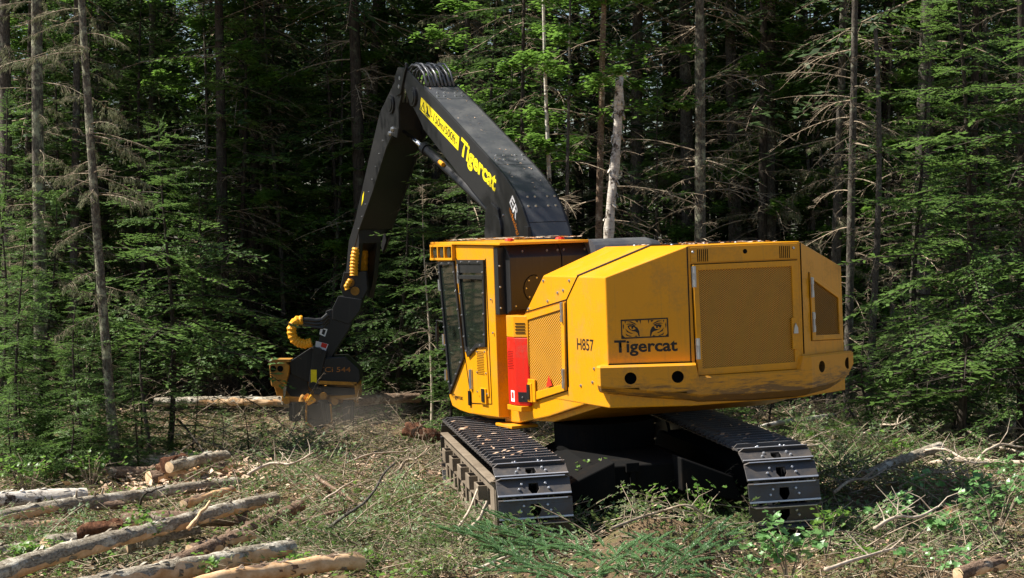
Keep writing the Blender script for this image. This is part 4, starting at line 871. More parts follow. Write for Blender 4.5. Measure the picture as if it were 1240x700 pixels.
spruce(1052, 27.2, .065, 'dead grey snag with a broken tip right of the hood', 13, 'bark_grey', 'dead_tree', lean=-.004, h=6.15, nd=46, nl=0, spars=0, dead1=5.9, brL=.7, top=.45)
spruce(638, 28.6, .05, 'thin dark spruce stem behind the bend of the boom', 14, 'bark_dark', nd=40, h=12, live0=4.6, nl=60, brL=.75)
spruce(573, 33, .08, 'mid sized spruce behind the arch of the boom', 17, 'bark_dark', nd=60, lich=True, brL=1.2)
# thin birch with a bent branch
tb = template('tall', 11, .045, 31, 'birch', 'spruce', nd=14, dead0=3, dead1=9, live0=9.5, nl=0, bend=.12)
plant(tb, 'birch_tree', base(676, 27.0), 'slender pale birch stem rising right above the boom')
# the broken birch
bt = empty('birch_tree', base(734, 26.2), 'broken off birch trunk with white peeling bark behind the boom', 'tree')
k = MB(); hgt = 3.3 + (YH - 93) / F * 26.2 - base(734, 26.2)[2]; pts = []; rad = []
for i in range(34):
    f_ = i / 33; pts.append((.18 * f_ * f_ + .03 * math.sin(f_ * 9), 0, hgt * f_)); rad.append(.082 * (1 - .22 * f_) * (1 + .10 * math.sin(i * 2.3) + .07 * math.sin(i * 5.1)))
k.tube(pts, rad, 12).build('trunk', 'birch', bt, smooth=True)
k = MB(); top_ = Vector(pts[-1])
for i in range(6): a_ = i * 1.05; k.tube([top_ + Vector((.03 * math.cos(a_), .03 * math.sin(a_), -.06)), top_ + Vector((.035 * math.cos(a_), .035 * math.sin(a_), .05 + .03 * math.sin(i * 2.7)))], [.03, .006], 5)
k.build('broken_top', 'peeled', bt)
k = MB(); rq = random.Random(5)
for i in range(130):
    j = rq.randrange(2, 32); c = Vector(pts[j]); a_ = rq.uniform(0, 6.28); r_ = rad[j] * 1.02; d = Vector((math.cos(a_), math.sin(a_), 0)); t_ = Vector((-d.y, d.x, 0)); hh = rq.uniform(.04, .13)
    p0 = c + d * r_; k.add([p0 - t_ * .03, p0 + t_ * .03, p0 + t_ * .025 + d * rq.uniform(.01, .04) + Vector((0, 0, -hh)), p0 - t_ * .02 + d * rq.uniform(.01, .05) + Vector((0, 0, -hh * .8))], [(0, 1, 2, 3)])
k.build('peeling_bark', 'birch', bt, kind='stuff')
# young firs with dense green sprays
FA = template('fir', 5.6, .055, 51, 'bark_dark', 'fir_fresh', nd=0, live0=.35, nl=74, brL=1.15)
FB = template('fir', 4.2, .04, 52, 'bark_dark', 'fir_fresh', nd=0, live0=.2, nl=60, brL=.85)
FC = template('fir', 7.5, .07, 53, 'bark_dark', 'fir', nd=20, dead0=.3, dead1=2, live0=1.0, nl=84, brL=1.25)
FD = template('fir', 2.2, .025, 54, 'bark_dark', 'fir_fresh', nd=0, live0=.08, nl=38, brL=.6)
FG = template('fir', 7.8, .07, 57, 'bark_dark', 'fir_fresh', nd=14, dead0=.3, dead1=2, live0=.9, nl=92, brL=1.4)
FE = template('fir', 5.4, .05, 55, 'bark_dark', 'fir_fresh', nd=14, dead0=.4, dead1=1.5, live0=1.5, nl=70, brL=1.35)
def fir(T_, px, Y, label, s=1.0, rz=0.0, group=None, nm='fir_tree'): return plant(T_, nm, base(px, Y), label, group, rz, s)
fir(FE, 205, 27.0, 'bushy bright green young fir left of the harvester head', .92, .4)
fir(FC, 255, 34.0, 'taller young fir behind the bushy bright one on the left', .62, 2.0)
fir(FB, 105, 24.2, 'young fir standing right before the leaning lichen draped trunk', .62, 3.4)
fir(FB, 168, 24.3, 'small fir between the leaning trunk and the far logs', .42, 5.1)
fir(FB, 20, 24.6, 'young fir at the left edge in front of the dark thick trunk', .8, 2.4)
fir(FG, 400, 35.8, 'tall fir in the shade inside the bend of the stick', 1.0, 0.8)
fir(FG, 285, 35.0, 'tall shaded fir left of the stick', 1.05, 2.2)
fir(FG, 450, 38.5, 'tall shaded fir under the boom', 1.1, 3.9)
fir(FG, 180, 35.5, 'tall shaded fir behind the leaning trunk', 1.05, 5.2)
fir(FG, 60, 35.0, 'tall fir behind the two lichen spotted trunks', .9, 1.9)
fir(FG, 330, 36.5, 'tall fir in the shade behind the harvester head', .95, 4.4)
fir(FG, 1010, 34.0, 'tall fir in the gap behind the dead snag', .9, 2.6)
fir(FB, 92, 25.8, 'young fir between the two lichen spotted trunks at the left', .72, 1.0)
fir(FA, -18, 27.0, 'young fir reaching in from the left edge', .95, 1.7)
fir(FD, 40, 25.2, 'small fir seedling at the left edge above the birch log', .85, .3)
fir(FD, 128, 26.2, 'small fir seedling beside the small dark trunk', .9, 2.2)
fir(FD, 200, 26.0, 'small fir seedling by the end of the far log', .6, 3.2)
fir(FG, 1162, 25.0, 'large green fir with layered boughs at the right edge', .92, .7)
fir(FG, 1262, 23.8, 'nearest fir leaning boughs in from the right edge', .95, 4.0)
fir(FG, 1110, 28.0, 'lower fir in front of the dark gap on the right', .8, 2.9)
fir(FC, 480, 33.0, 'fir behind the end of the stick', .7, 5.0)
fir(FA, 545, 30.0, 'light green fir between the head and the cab', .62, 1.1)
fir(FB, 470, 33.5, 'short fir close behind the harvester head', .8, 4.1)
fir(FC, 610, 30.5, 'tall slim fir seen above the bend of the boom', 1.0, 3.3)
fir(FA, 790, 33.0, 'young fir behind the broken birch', 1.1, 2.1)
for i, (px, Y, s, lab) in enumerate([(1060, 25.6, .9, 'low dense fir bush beside the right end of the counterweight'), (1105, 26.2, 1.0, 'low dense fir bush right of the counterweight, second from it'), (1150, 25.4, .85, 'low dense fir bush third to the right of the counterweight'),
                                   (930, 29.0, .9, 'low fir bush behind the right hand track'), (560, 30.5, .7, 'low fir bush left of the cab door'), (322, 29.0, .28, 'low fir seedling in front of the held log'), (300, 26.5, .5, 'low fir seedling near the middle of the left slash'), (264, 27.8, .42, 'dense small fir under the held log'), (405, 28.0, .22, 'tiny fir seedling under the harvester head')]):
    fir(FD, px, Y, lab, s, i * 1.3)
for i, (px, Y, s, T_, lab) in enumerate([(20, 23.4, .6, FD, 'bushy fir seedling at the left edge right above the birch log'), (75, 23.6, .7, FD, 'bushy fir seedling above the right end of the birch log'), (108, 25.4, .5, FB, 'slender young fir just left of the leaning trunk foot'), (120, 23.8, .5, FD, 'little fir seedling at the foot of the leaning trunk'),
        (172, 26.6, .5, FB, 'slender young fir above the farthest logs'), (232, 26.2, .55, FD, 'little fir seedling behind the chips under the held log'), (-5, 26.0, .9, FB, 'young fir cut off by the left edge'), (45, 27.0, .9, FB, 'dense young fir in front of the lichen spotted trunk foot'), (1215, 27.5, .9, FB, 'dense young fir at the right edge below the large firs'), (1180, 27.0, 1.0, FD, 'low dense fir bush fourth to the right of the counterweight')]):
    fir(T_, px, Y, lab, s, 1 + i * 1.9)
# broadleaved understory
DA = broadleaf(7.5, .05, 71); DB = broadleaf(9.0, .06, 72, nb=34, z0=3.0, size=.085); DC = broadleaf(8.5, .045, 73, nb=20, z0=4.2, lean=(-.05, -.02), brL=1.6, size=.09)
plant(DC, 'maple_tree', base(612, 30.5), 'leafy bright green maple bough above and behind the bend of the boom', rz=5.6)
plant(DC, 'maple_tree', base(700, 26.6), 'leafy bright green maple bough hanging above the top of the boom', rz=.4, cat_='tree')
for i, (px, Y, T_, s, lab) in enumerate([(985, 33, DB, .95, 'bright leafy maple in the gap above the hood'), (1090, 32, DB, .9, 'leafy maple high at the upper right'), (905, 37, DB, 1.0, 'shaded maple behind the mesh door'), (235, 36, DB, 1.0, 'shaded maple high at the upper left'),
                                       (350, 38, DB, 1.0, 'shaded maple above and left of the boom top'), (440, 37, DA, 1.15, 'shaded maple left of the boom top'), (90, 38, DA, 1.1, 'shaded maple behind the lichen spotted trunks'), (790, 38, DA, 1.2, 'shaded maple behind the sunlit grey trunk'), (1170, 36, DB, 1.0, 'shaded maple behind the large right fir')]):
    plant(T_, 'maple_tree', base(px, Y), lab, rz=i * 1.7, s=s)
# the forest behind: individual trunks and crowns, alike in the shade
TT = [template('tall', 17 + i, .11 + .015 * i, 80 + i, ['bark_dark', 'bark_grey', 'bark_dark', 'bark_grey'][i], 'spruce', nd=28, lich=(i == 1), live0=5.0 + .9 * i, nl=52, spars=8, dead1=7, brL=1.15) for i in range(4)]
rq = random.Random(3); taken = []
def free(x, y, d): return all((x - a) ** 2 + (y - b) ** 2 > d * d for a, b in taken)
n_ = 0; tries = 0
while n_ < 145 and tries < 6000:
    tries += 1; y = 30.5 + 33 * rq.random() ** 1.15; wx = .285 * y + (5 if rq.random() < .35 else 1.0); x = rq.uniform(-wx, wx)
    if not free(x, y, 1.0) or (y < 34.5 and x < 4.5): continue
    taken.append((x, y)); n_ += 1
    plant(TT[rq.randrange(4)], 'spruce_tree', (x, y, float(gz(x, y))), 'dark spruce standing in the shaded forest behind the clearing', 'spruces in the shaded forest', rq.uniform(0, 6.28), rq.uniform(.8, 1.15))
n_ = 0; tries = 0
while n_ < 125 and tries < 6000:
    tries += 1; y = 33 + 27 * rq.random(); wx = .285 * y + 2; x = rq.uniform(-wx, wx)
    if not free(x, y, .6) or (y < 35.5 and x < 2): continue
    taken.append((x, y)); n_ += 1
    plant([FC, FA, FC, DA, DB][rq.randrange(5)] if True else None, 'fir_tree' if False else 'young_tree', (x, y, float(gz(x, y))), 'young tree growing in the shade of the forest', 'young trees in the forest understory', rq.uniform(0, 6.28), rq.uniform(.75, 1.15))
# the wood beyond reads as one mass of shaded foliage
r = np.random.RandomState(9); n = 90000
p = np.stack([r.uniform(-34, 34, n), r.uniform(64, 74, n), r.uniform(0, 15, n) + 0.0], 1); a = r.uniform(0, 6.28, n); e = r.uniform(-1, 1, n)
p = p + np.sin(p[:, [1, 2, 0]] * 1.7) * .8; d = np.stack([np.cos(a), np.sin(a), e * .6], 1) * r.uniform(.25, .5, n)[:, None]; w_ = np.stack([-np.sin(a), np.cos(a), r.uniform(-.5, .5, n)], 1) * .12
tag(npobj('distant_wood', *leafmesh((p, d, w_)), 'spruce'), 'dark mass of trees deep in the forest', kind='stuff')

# ================================================================== LOGS AND BRANCHES
def log(a, b, ra, rb, mat, label, name='log', bend=.02, peeled=None, group=None, ends='wood_end', seed=1, stubs=0, cat_='log', rough=.085, sides=20):
    """a, b: world points of the axis; parts: bark, cut_end (two), optional stripped side"""
    ra *= .9; rb *= .88; a, b = Vector(a), Vector(b); L = (b - a).length; t = empty(name, a, label, cat_, group); mm = axes((0, 0, 0), b - a, Vector((0, 0, 1)) if abs((b - a).normalized().z) < .9 else Vector((0, 1, 0)))
    r = np.random.RandomState(seed); n = max(6, int(L / .07)); k = MB(); V = []; Q = []; cen = []
    lump = r.normal(0, 1, (n + 1, sides))
    for _ in range(2): lump = (lump + np.roll(lump, 1, 1) + np.roll(lump, 1, 0)) / 2.2
    for i in range(n + 1):
        f_ = i / n; rad = ra + (rb - ra) * f_; c = Vector((L * f_, bend * math.sin(f_ * 3.14) + .25 * bend * math.sin(f_ * 8), .35 * bend * math.sin(f_ * 5))); cen.append((c, rad))
        for j in range(sides): q = rad * (1 + rough * lump[i, j]); an = 2 * math.pi * j / sides; V.append((c.x, c.y + q * math.cos(an), c.z + q * math.sin(an)))
    for i in range(n): Q += [(i * sides + j, i * sides + (j + 1) % sides, (i + 1) * sides + (j + 1) % sides, (i + 1) * sides + j) for j in range(sides)]
    body = MB().add(V, Q).build('bark', mat, t, smooth=True, mtx=mm)
    if peeled:
        p0, p1 = peeled[:2]; an0 = peeled[2]; wd = peeled[3] if len(peeled) > 3 else 1.2; V2 = []; Q2 = []; i0, i1 = int(p0 * n), int(p1 * n); m_ = 7
        for i in range(i0, i1 + 1):
            c, rad = cen[i]; wv = wd * (1 + .3 * math.sin(i * .55 + seed) + .22 * math.sin(i * 1.7 + seed * 2) + .18 * r.normal()) * min(1, .35 + (i - i0) * .3, .35 + (i1 - i) * .3)
            for j in range(m_ + 1):
                an = an0 + wv * (j / m_ - .5); s0 = an / (2 * math.pi) * sides; lj = lump[i, int(s0) % sides] * (1 - s0 % 1) + lump[i, (int(s0) + 1) % sides] * (s0 % 1); q = rad * (1 + rough * lj) + .007
                V2.append((c.x, c.y + q * math.cos(an), c.z + q * math.sin(an)))
        for i in range(i1 - i0): Q2 += [(i * (m_ + 1) + j, i * (m_ + 1) + j + 1, (i + 1) * (m_ + 1) + j + 1, (i + 1) * (m_ + 1) + j) for j in range(m_)]
        MB().add(V2, Q2).build('stripped_wood', 'peeled', t, smooth=True, mtx=mm)
    for e_, s_ in ((0, -1), (n, 1)):
        c, rad = cen[e_]; k = MB(); rg = [Vector(V[e_ * sides + j]) for j in range(sides)]; k.add(rg + [c + Vector((s_ * .006, 0, 0))], [(j, (j + 1) % sides, sides) for j in range(sides)])
        if ends: k.build('cut_end', ends, t, mtx=mm)
    k = MB(); nf = int(L * 26) if rad > .05 else 0
    for q in range(nf):
        c, rd_ = cen[r.randint(1, n)]; an = r.uniform(0, 6.28); d = Vector((0, math.cos(an), math.sin(an))); tt = Vector((0, -d.z, d.y)); w2 = r.uniform(.01, .03); l2 = r.uniform(.03, .11); p = c + d * rd_ * 1.0
        k.add([p - tt * w2, p + tt * w2, p + tt * w2 * .7 + Vector((l2, 0, 0)) + d * r.uniform(.008, .03), p - tt * w2 * .6 + Vector((l2 * .8, 0, 0)) + d * r.uniform(.008, .035)], [(0, 1, 2, 3)])
    if nf: k.build('loose_bark', mat, t, mtx=mm, kind='stuff')
    for q in range(stubs):
        c, rad = cen[r.randint(2, n - 1)]; an = r.uniform(0, 6.28); d = Vector((r.uniform(-.3, .5), math.cos(an), math.sin(an))); MB().tube([c + d * rad * .8, c + d * (rad + r.uniform(.03, .12))], [.014, .009], 6).build('branch_stub', 'deadtwig', t, mtx=mm)
    return t
def L2(x0, y0, x1, y1, z0, z1): return gp(x0, y0, z0 + .05), gp(x1, y1, z1 + .05)
lg = []
log(*L2(-60, 716, 336, 606, .16, .30), .105, .075, 'bark_log', 'long grey barked log with a pale stripped tip crossing the left foreground', bend=.08, peeled=(.0, .97, 2.25, .95), seed=1, stubs=5)
log(*L2(190, 690, 362, 612, .12, .20), .085, .08, 'bark_brown', 'brown barked log lying under and right of the long grey one', bend=-.03, seed=2, stubs=3, peeled=(.0, .45, 1.9, 1.4))
log(*L2(60, 722, 353, 664, .13, .16), .105, .10, 'bark_log', 'lowest log in the left pile, stripped pinkish along its front', peeled=(.0, .98, 1.85, 1.5), seed=3, stubs=2)
log(*L2(200, 722, 439, 684, .10, .13), .060, .095, 'bark_brown', 'peeled orange log with a sawn right end at the bottom edge', bend=.10, peeled=(.0, 1.0, 1.6, 3.0), seed=4)
log(*L2(148, 632, 300, 629, .15, .18), .10, .085, 'bark_brown', 'smooth brown log lying behind the left pile', seed=5, stubs=3, peeled=(.1, .4, 2.0, .9))
log(*L2(-30, 609, 105, 601, .14, .14), .10, .105, 'birch', 'white birch log at the left edge', seed=6, rough=.07, stubs=2)
log(*L2(-40, 636, 290, 586, .12, .14), .09, .075, 'bark_log', 'long thin grey log behind the birch log running towards the chips', bend=.06, seed=7, peeled=(.1, .3, 1.6, 1.0), stubs=4)
log(*L2(-30, 649, 80, 636, .12, .12), .085, .075, 'bark_brown', 'splintered pale log at the left edge below the grey one', peeled=(.0, 1.0, 1.9, 2.6), seed=8, rough=.1)
log(*L2(54, 662, 112, 653, .14, .14), .095, .085, 'bark_log', 'short stubby log piece with a pale sawn end in the left pile', seed=9, rough=.09, stubs=3)
log(*L2(180, 580, 282, 570, .14, .14), .10, .10, 'bark_brown', 'orange splintered log beside the wood chips', peeled=(.1, .95, 1.7, 2.4), seed=10, rough=.12)
log(*L2(150, 562, 268, 556, .15, .15), .10, .095, 'bark_log', 'pale log lying farthest back on the left', peeled=(.5, .9, 2.2, 1.1), seed=11)
log(*L2(100, 574, 230, 572, .12, .12), .085, .085, 'bark_brown', 'dark log just in front of the farthest pale log', seed=12, stubs=3)
log(*L2(230, 668, 306, 650, .10, .12), .07, .065, 'bark_brown', 'dark short log wedged between the two long logs', peeled=(.55, 1.0, 1.6, 1.6), seed=13)
log(*L2(205, 566, 275, 552, .30, .32), .08, .075, 'bark_log', 'greyish log end lying on top of the farthest logs on the left', seed=14, rough=.08)
log(*L2(222, 612, 282, 594, .16, .18), .06, .05, 'bark_brown', 'short pale splinter log between the thin grey log and the chips', peeled=(.0, 1.0, 1.5, 2.5), seed=15, rough=.12)
log(*L2(20, 624, 150, 612, .10, .12), .06, .055, 'bark_brown', 'thin brown log squeezed under the long thin grey one', seed=16, stubs=3)
log(*L2(-20, 672, 60, 664, .08, .10), .07, .065, 'bark_log', 'mossy log half hidden by seedlings at the left edge', seed=17, rough=.1)
log(*L2(150, 664, 240, 642, .12, .16), .07, .06, 'bark_log', 'dark mossy log right behind the long grey one', seed=18, rough=.1, stubs=3)
log(*L2(345, 640, 425, 618, .10, .12), .05, .04, 'bark_brown', 'thin brown log half buried right of the left pile', seed=19, rough=.1, stubs=3)
YH_ = 30.8
def hw(x, y, Y): return ((x - CX) / F * Y, Y, HC - (y - YH) / F * Y)
log(hw(188, 487, 31.6), hw(352, 487, 31.0), .085, .10, 'bark_log', 'sunlit trunk held in the harvester head, its cut length reaching left', peeled=(.35, .95, 1.6, 1.1), seed=21)
log(hw(432, 486, 30.9), hw(508, 482, 31.5), .095, .09, 'bark_brown', 'shaded trunk end coming out of the harvester head on the right', seed=22)
# stump pieces and rotten wood
log(*L2(96, 650, 150, 640, .22, .30), .13, .09, 'rot', 'broken rotten root piece on the left log pile', 'stump', seed=31, rough=.35, ends='rot', cat_='stump')
log(*L2(494, 520, 528, 530, .16, .12), .11, .09, 'rot', 'broken red rotten stump left of the harvester track', 'stump', seed=32, rough=.35, ends='rot', cat_='stump')
log(*L2(1130, 640, 1160, 622, .10, .30), .10, .11, 'rot', 'reddish sawn stump among the leaves at the right', 'stump', seed=33, rough=.2, cat_='stump', ends='rot')
log(*L2(1075, 622, 1102, 602, .12, .26), .12, .10, 'bark_log', 'grey cut log end half buried right of the track', seed=34, rough=.2)
log(*L2(196, 566, 228, 562, .28, .26), .10, .09, 'rot', 'dark red rotten chunk behind the splintered log', 'stump', seed=35, rough=.3, ends='rot', cat_='stump')
# right side
log(*L2(910, 521, 1012, 505, .42, .46), .035, .045, 'birch', 'thin pale birch pole pointing left behind the right track', seed=41, bend=.05)
log(*L2(1046, 576, 1140, 541, .40, .66), .06, .065, 'bark_log', 'broken grey log with an orange splintered tip at the right', seed=42, stubs=5, rough=.09)
log(*L2(1125, 562, 1260, 566, .42, .48), .03, .04, 'palebranch', 'long pale branch lying level at the right edge', 'branch', seed=43, bend=.07, stubs=5, cat_='branch', sides=8)
log(*L2(1070, 520, 1240, 508, .30, .30), .05, .06, 'bark_dark', 'dark fallen trunk behind the right slash', seed=44)
log(*L2(1160, 696, 1214, 682, .20, .24), .07, .065, 'bark_brown', 'short birch piece in the bottom right corner', peeled=(.3, 1., 2.0, 1.6), seed=45)
log(*L2(1214, 526, 1262, 492, .30, .7), .035, .03, 'palebranch', 'grey branch rising out of frame at the right edge', 'branch', seed=46, cat_='branch', sides=8)
def bough(pts, r_, mat, label, name='branch', cat_='branch', twigs=0, seed=0):
    P_ = [Vector(gp(x, y, z + .12)) for x, y, z in pts]; Q_ = []
    for i in range(len(P_) - 1):
        for j in range(4):
            f_ = j / 4; a_ = P_[max(i - 1, 0)]; b_ = P_[i]; c_ = P_[i + 1]; d_ = P_[min(i + 2, len(P_) - 1)]
            Q_.append(.5 * ((2 * b_) + (-a_ + c_) * f_ + (2 * a_ - 5 * b_ + 4 * c_ - d_) * f_ ** 2 + (-a_ + 3 * b_ - 3 * c_ + d_) * f_ ** 3))
    Q_.append(P_[-1]); rq_ = random.Random(seed); n__ = len(Q_)
    t = empty(name, Q_[0], label, cat_); o = Q_[0]
    MB().tube([q - o + Vector((rq_.uniform(-1, 1), 0, rq_.uniform(-1, 1))) * r_ * .35 for q in Q_], [r_ * (1 - .6 * i / n__) * rq_.uniform(.85, 1.15) for i in range(n__)], 7).build('stem', mat, t, smooth=True)
    for k_ in range(twigs):
        i = rq_.randrange(2, n__ - 1); a_ = Q_[i] - o; d = Vector((rq_.uniform(-1, 1), rq_.uniform(-.6, .6), rq_.uniform(.0, 1))).normalized(); l = rq_.uniform(.1, .4)
        MB().tube([a_, a_ + d * l * .5, a_ + d * l + Vector((rq_.uniform(-.1, .1), 0, rq_.uniform(-.1, .05)))], [r_ * .35, r_ * .25, r_ * .12], 5).build('twig', mat, t)
    return t
for i_, (x0, y0, x1, y1, z0, z1, lab_) in enumerate([(1040, 530, 1110, 500, .4, .7, 'long dry branch in the slash heap beside the low fir bushes'), (1090, 590, 1180, 556, .4, .5, 'dry branch poking out under the broken grey log'), (1120, 545, 1200, 560, .6, .5, 'dry branch sloping down across the right slash heap'),
        (1175, 500, 1250, 520, .6, .5, 'dry branch above the crooked pale one at the right edge'), (930, 548, 1010, 530, .4, .5, 'dry branch behind the rear end of the right track'), (1010, 596, 1075, 566, .4, .5, 'dry branch reaching into the shade right of the track'),
        (1060, 640, 1140, 612, .4, .5, 'dry branch across the pale leafed sapling by the stump'), (480, 572, 520, 540, .3, .6, 'dry branch sticking up left of the track'), (300, 575, 380, 548, .3, .5, 'dry branch in the shade below the held log')]):
    bough([(x0, y0, z0), ((x0 * 2 + x1) / 3, (y0 * 2 + y1) / 3 - 5, z0 * .7 + z1 * .3 + .05), ((x0 + x1 * 2) / 3, (y0 + y1 * 2) / 3 + 4, z0 * .3 + z1 * .7), (x1, y1, z1)], .02, ['palebranch', 'deadtwig'][i_ % 2], lab_, twigs=9, seed=60 + i_)
bough([(1100, 519, .42), (1158, 514, .46), (1175, 524, .45), (1200, 538, .4), (1240, 548, .35)], .03, 'palebranch', 'crooked pale branch bending down above the level one at the right', twigs=4, seed=1)
bough([(1184, 556, .36), (1195, 545, .5), (1215, 538, .55), (1240, 542, .5)], .022, 'palebranch', 'arched pale branch at the right edge', twigs=2, seed=2)
bough([(1150, 560, .35), (1156, 575, .34), (1175, 588, .3), (1185, 600, .22)], .022, 'palebranch', 'forked pale branch hanging below the level one', twigs=4, seed=3)
bough([(1030, 500, .5), (1060, 512, .5), (1095, 523, .45), (1110, 536, .4)], .02, 'deadtwig', 'brown branch curving down over the right slash heap', twigs=6, seed=4)
bough([(1020, 470, .8), (1030, 500, .6), (1055, 525, .4), (1090, 548, .25)], .02, 'bark_dark', 'thin black branch crossing in front of the fir bushes', twigs=4, seed=5)
bough([(1053, 457, .95), (1075, 478, .7), (1088, 496, .5)], .014, 'palebranch', 'thin reddish stick poking up beside the counterweight', twigs=1, seed=6)
bough([(395, 640, .1), (425, 620, .3), (445, 605, .42), (462, 578, .62), (478, 560, .75)], .02, 'bark_grey', 'slender grey branch slanting up in the middle of the left slash', twigs=3, seed=7)
bough([(383, 577, .2), (405, 592, .2), (432, 609, .12)], .026, 'bark_brown', 'straight brown stick lying over the left slash', twigs=1, seed=8)
bough([(392, 606, .15), (412, 592, .25), (428, 582, .3)], .016, 'palebranch', 'thin pale stick crossing the straight brown one', seed=9)
bough([(228, 640, .25), (240, 625, .35), (255, 606, .5)], .024, 'peeled', 'splintered upright sliver of wood beside the long grey log', seed=10)
bough([(168, 618, .2), (174, 600, .4), (186, 594, .45), (200, 588, .5)], .016, 'bark_dark', 'small forked black stick on the left logs', twigs=3, seed=11)
bough([(548, 650, .1), (566, 622, .3), (580, 590, .5)], .018, 'palebranch', 'stick leaning on the side of the left track', seed=12)
bough([(556, 655, .1), (580, 628, .3), (590, 606, .48)], .024, 'palebranch', 'thicker stick leaning on the left track near its rear', seed=13)
bough([(576, 690, .2), (600, 680, .28), (630, 668, .33)], .018, 'palebranch', 'thin cut stick among the spruce shoots at the bottom', seed=14)
bough([(420, 560, .3), (450, 550, .35), (500, 546, .3)], .016, 'palebranch', 'long thin stick on the slash left of the cab', twigs=3, seed=15)
bough([(740, 640, .45), (790, 622, .5), (830, 612, .6), (850, 622, .5)], .016, 'deadtwig', 'thin orange brown twig arching over the mound between the tracks', twigs=6, seed=16)
bough([(215, 508, .4), (235, 530, .35), (255, 562, .2)], .018, 'bark_dark', 'thin black sapling leaning below the held log', twigs=3, seed=17)
bough([(1000, 690, .3), (1040, 676, .35), (1085, 664, .35)], .02, 'palebranch', 'pale twig in the bottom right leaves', twigs=3, seed=18)

# ================================================================== FOREGROUND SPRUCE SHOOTS (every shoot carries real needles)
def shoot(L, seed):
    r = np.random.RandomState(seed); n = int(L / .0012); t = (np.arange(n) + .5) / n * L; a = np.arange(n) * 2.4 + r.uniform(-.4, .4, n); c = np.stack([t, .9 * t * t, -.9 * t * t], 1)
    d = np.stack([np.full(n, .75), np.cos(a), np.sin(a) * .8 + .25], 1); d /= np.linalg.norm(d, axis=1, keepdims=True); le = .021 * r.uniform(.8, 1.2, n) * (1 - .4 * (t / L) ** 4)
    w_ = np.cross(d, r.normal(0, 1, (n, 3))); w_ /= np.linalg.norm(w_, axis=1, keepdims=True)
    core = [(np.zeros((1, 3)), np.array([[L * 1.0, .6 * L * L, -.7 * L * L]]), np.array([w0])) for w0 in ([0, .011, 0], [0, 0, .010], [0, .008, .008])]; me_ = cat([(c, d * le[:, None], w_ * .0026)] + core)
    return me_, (np.array([[0, 0, 0], [L * .5, .22 * L * L, -.22 * L * L]]), np.array([[L * .5, .22 * L * L, -.22 * L * L], [L, .9 * L * L, -.9 * L * L]]), np.array([.003, .0025]), np.array([.0025, .0015]))
SH = [shoot(l, i) for i, l in enumerate((.12, .17, .23, .15))]
def spruce_bough(L, seed, thick=1.0):
    r = np.random.RandomState(seed); lv, sg = [], []; s = .08 * L
    ax = lambda q: np.array([q, .05 * math.sin(q * 3 + seed), .10 * q - .22 * q * q / L]); xs_ = np.linspace(0, L, 8)
    A = np.array([ax(q) for q in xs_[:-1]]); B = np.array([ax(q) for q in xs_[1:]]); rr = .009 * (1 - xs_ / L) + .002; sg.append((A, B, rr[:-1], rr[1:])); side = 1
    while s < L:
        side = -side; a = side * math.radians(r.uniform(35, 62)); l2 = (.38 * (L - s) + .07) * r.uniform(.7, 1.1); d = np.array([math.cos(a), math.sin(a), r.uniform(-.1, .15)]); q = .02; o = ax(s)
        sg.append((o[None], (o + d * l2)[None], np.array([.004]), np.array([.002]))); sd = 1
        while q < l2:
            sd = -sd; h = SH[r.randint(4)]; m_ = rotm(a + sd * math.radians(r.uniform(20, 50)), r.uniform(-.1, .35), r.uniform(0, 6.28) * 0); p = o + d * q; sc2 = r.uniform(.75, 1.15); lv.append(xf(h[0], m_, p, sc2)); sg.append(xs(h[1], m_, p, sc2)); q += .10 * r.uniform(.8, 1.3)
        h = SH[2]; m_ = rotm(a, .1); lv.append(xf(h[0], m_, o + d * l2)); s += .10 * r.uniform(.8, 1.3)
    h = SH[2]; m_ = rotm(0, 0); lv.append(xf(h[0], m_, ax(L)))
    return cat(lv), cat(sg)
SB = [spruce_bough(1.0, 5), spruce_bough(.75, 6)]
SBm = [(leafmesh(a_, mid=.5), segmesh(b_)) for a_, b_ in SB]; cache = {}
rq = random.Random(12)
places = [(690, 668, .50, 20, 'longest upper cut spruce bough reaching left below the left track'), (660, 676, .42, 5, 'cut spruce bough with drooping tips at the left end of the bottom heap'), (655, 690, .46, 0, 'cut spruce bough touching the bottom edge under the left track'),
 (735, 672, .50, 35, 'cut spruce bough pointing up just right of the left track'), (760, 696, .52, -5, 'cut spruce bough with long straight tips at the bottom centre'), (820, 690, .48, 10, 'cut spruce bough in the bottom heap nearest the machine centre line'),
 (880, 700, .42, 15, 'rightmost cut spruce bough of the bottom heap'), (640, 656, .42, -15, 'short spruce shoots right against the rear of the left track'), (700, 700, .50, 170, 'cut spruce bough pointing right at the bottom edge'),
 (790, 680, .50, 185, 'spruce bough pointing right below the mound between the tracks'), (670, 648, .40, 70, 'upright spruce tips standing before the left track shoes'), (725, 704, .54, 50, 'nearest spruce bough at the bottom edge under the mound'), (850, 684, .46, 25, 'spruce bough below the right part of the mound'), (920, 704, .40, 0, 'spruce bough under the maple sapling at the bottom'), (710, 708, .46, 15, 'spruce bough cut off by the bottom edge below the longest one'), (770, 708, .5, 200, 'spruce bough pointing right at the bottom edge below the mound'), (700, 664, .52, 0, 'spruce bough lying on top of the heap'), (680, 704, .42, -20, 'spruce bough lying under the longest one at the bottom edge')]
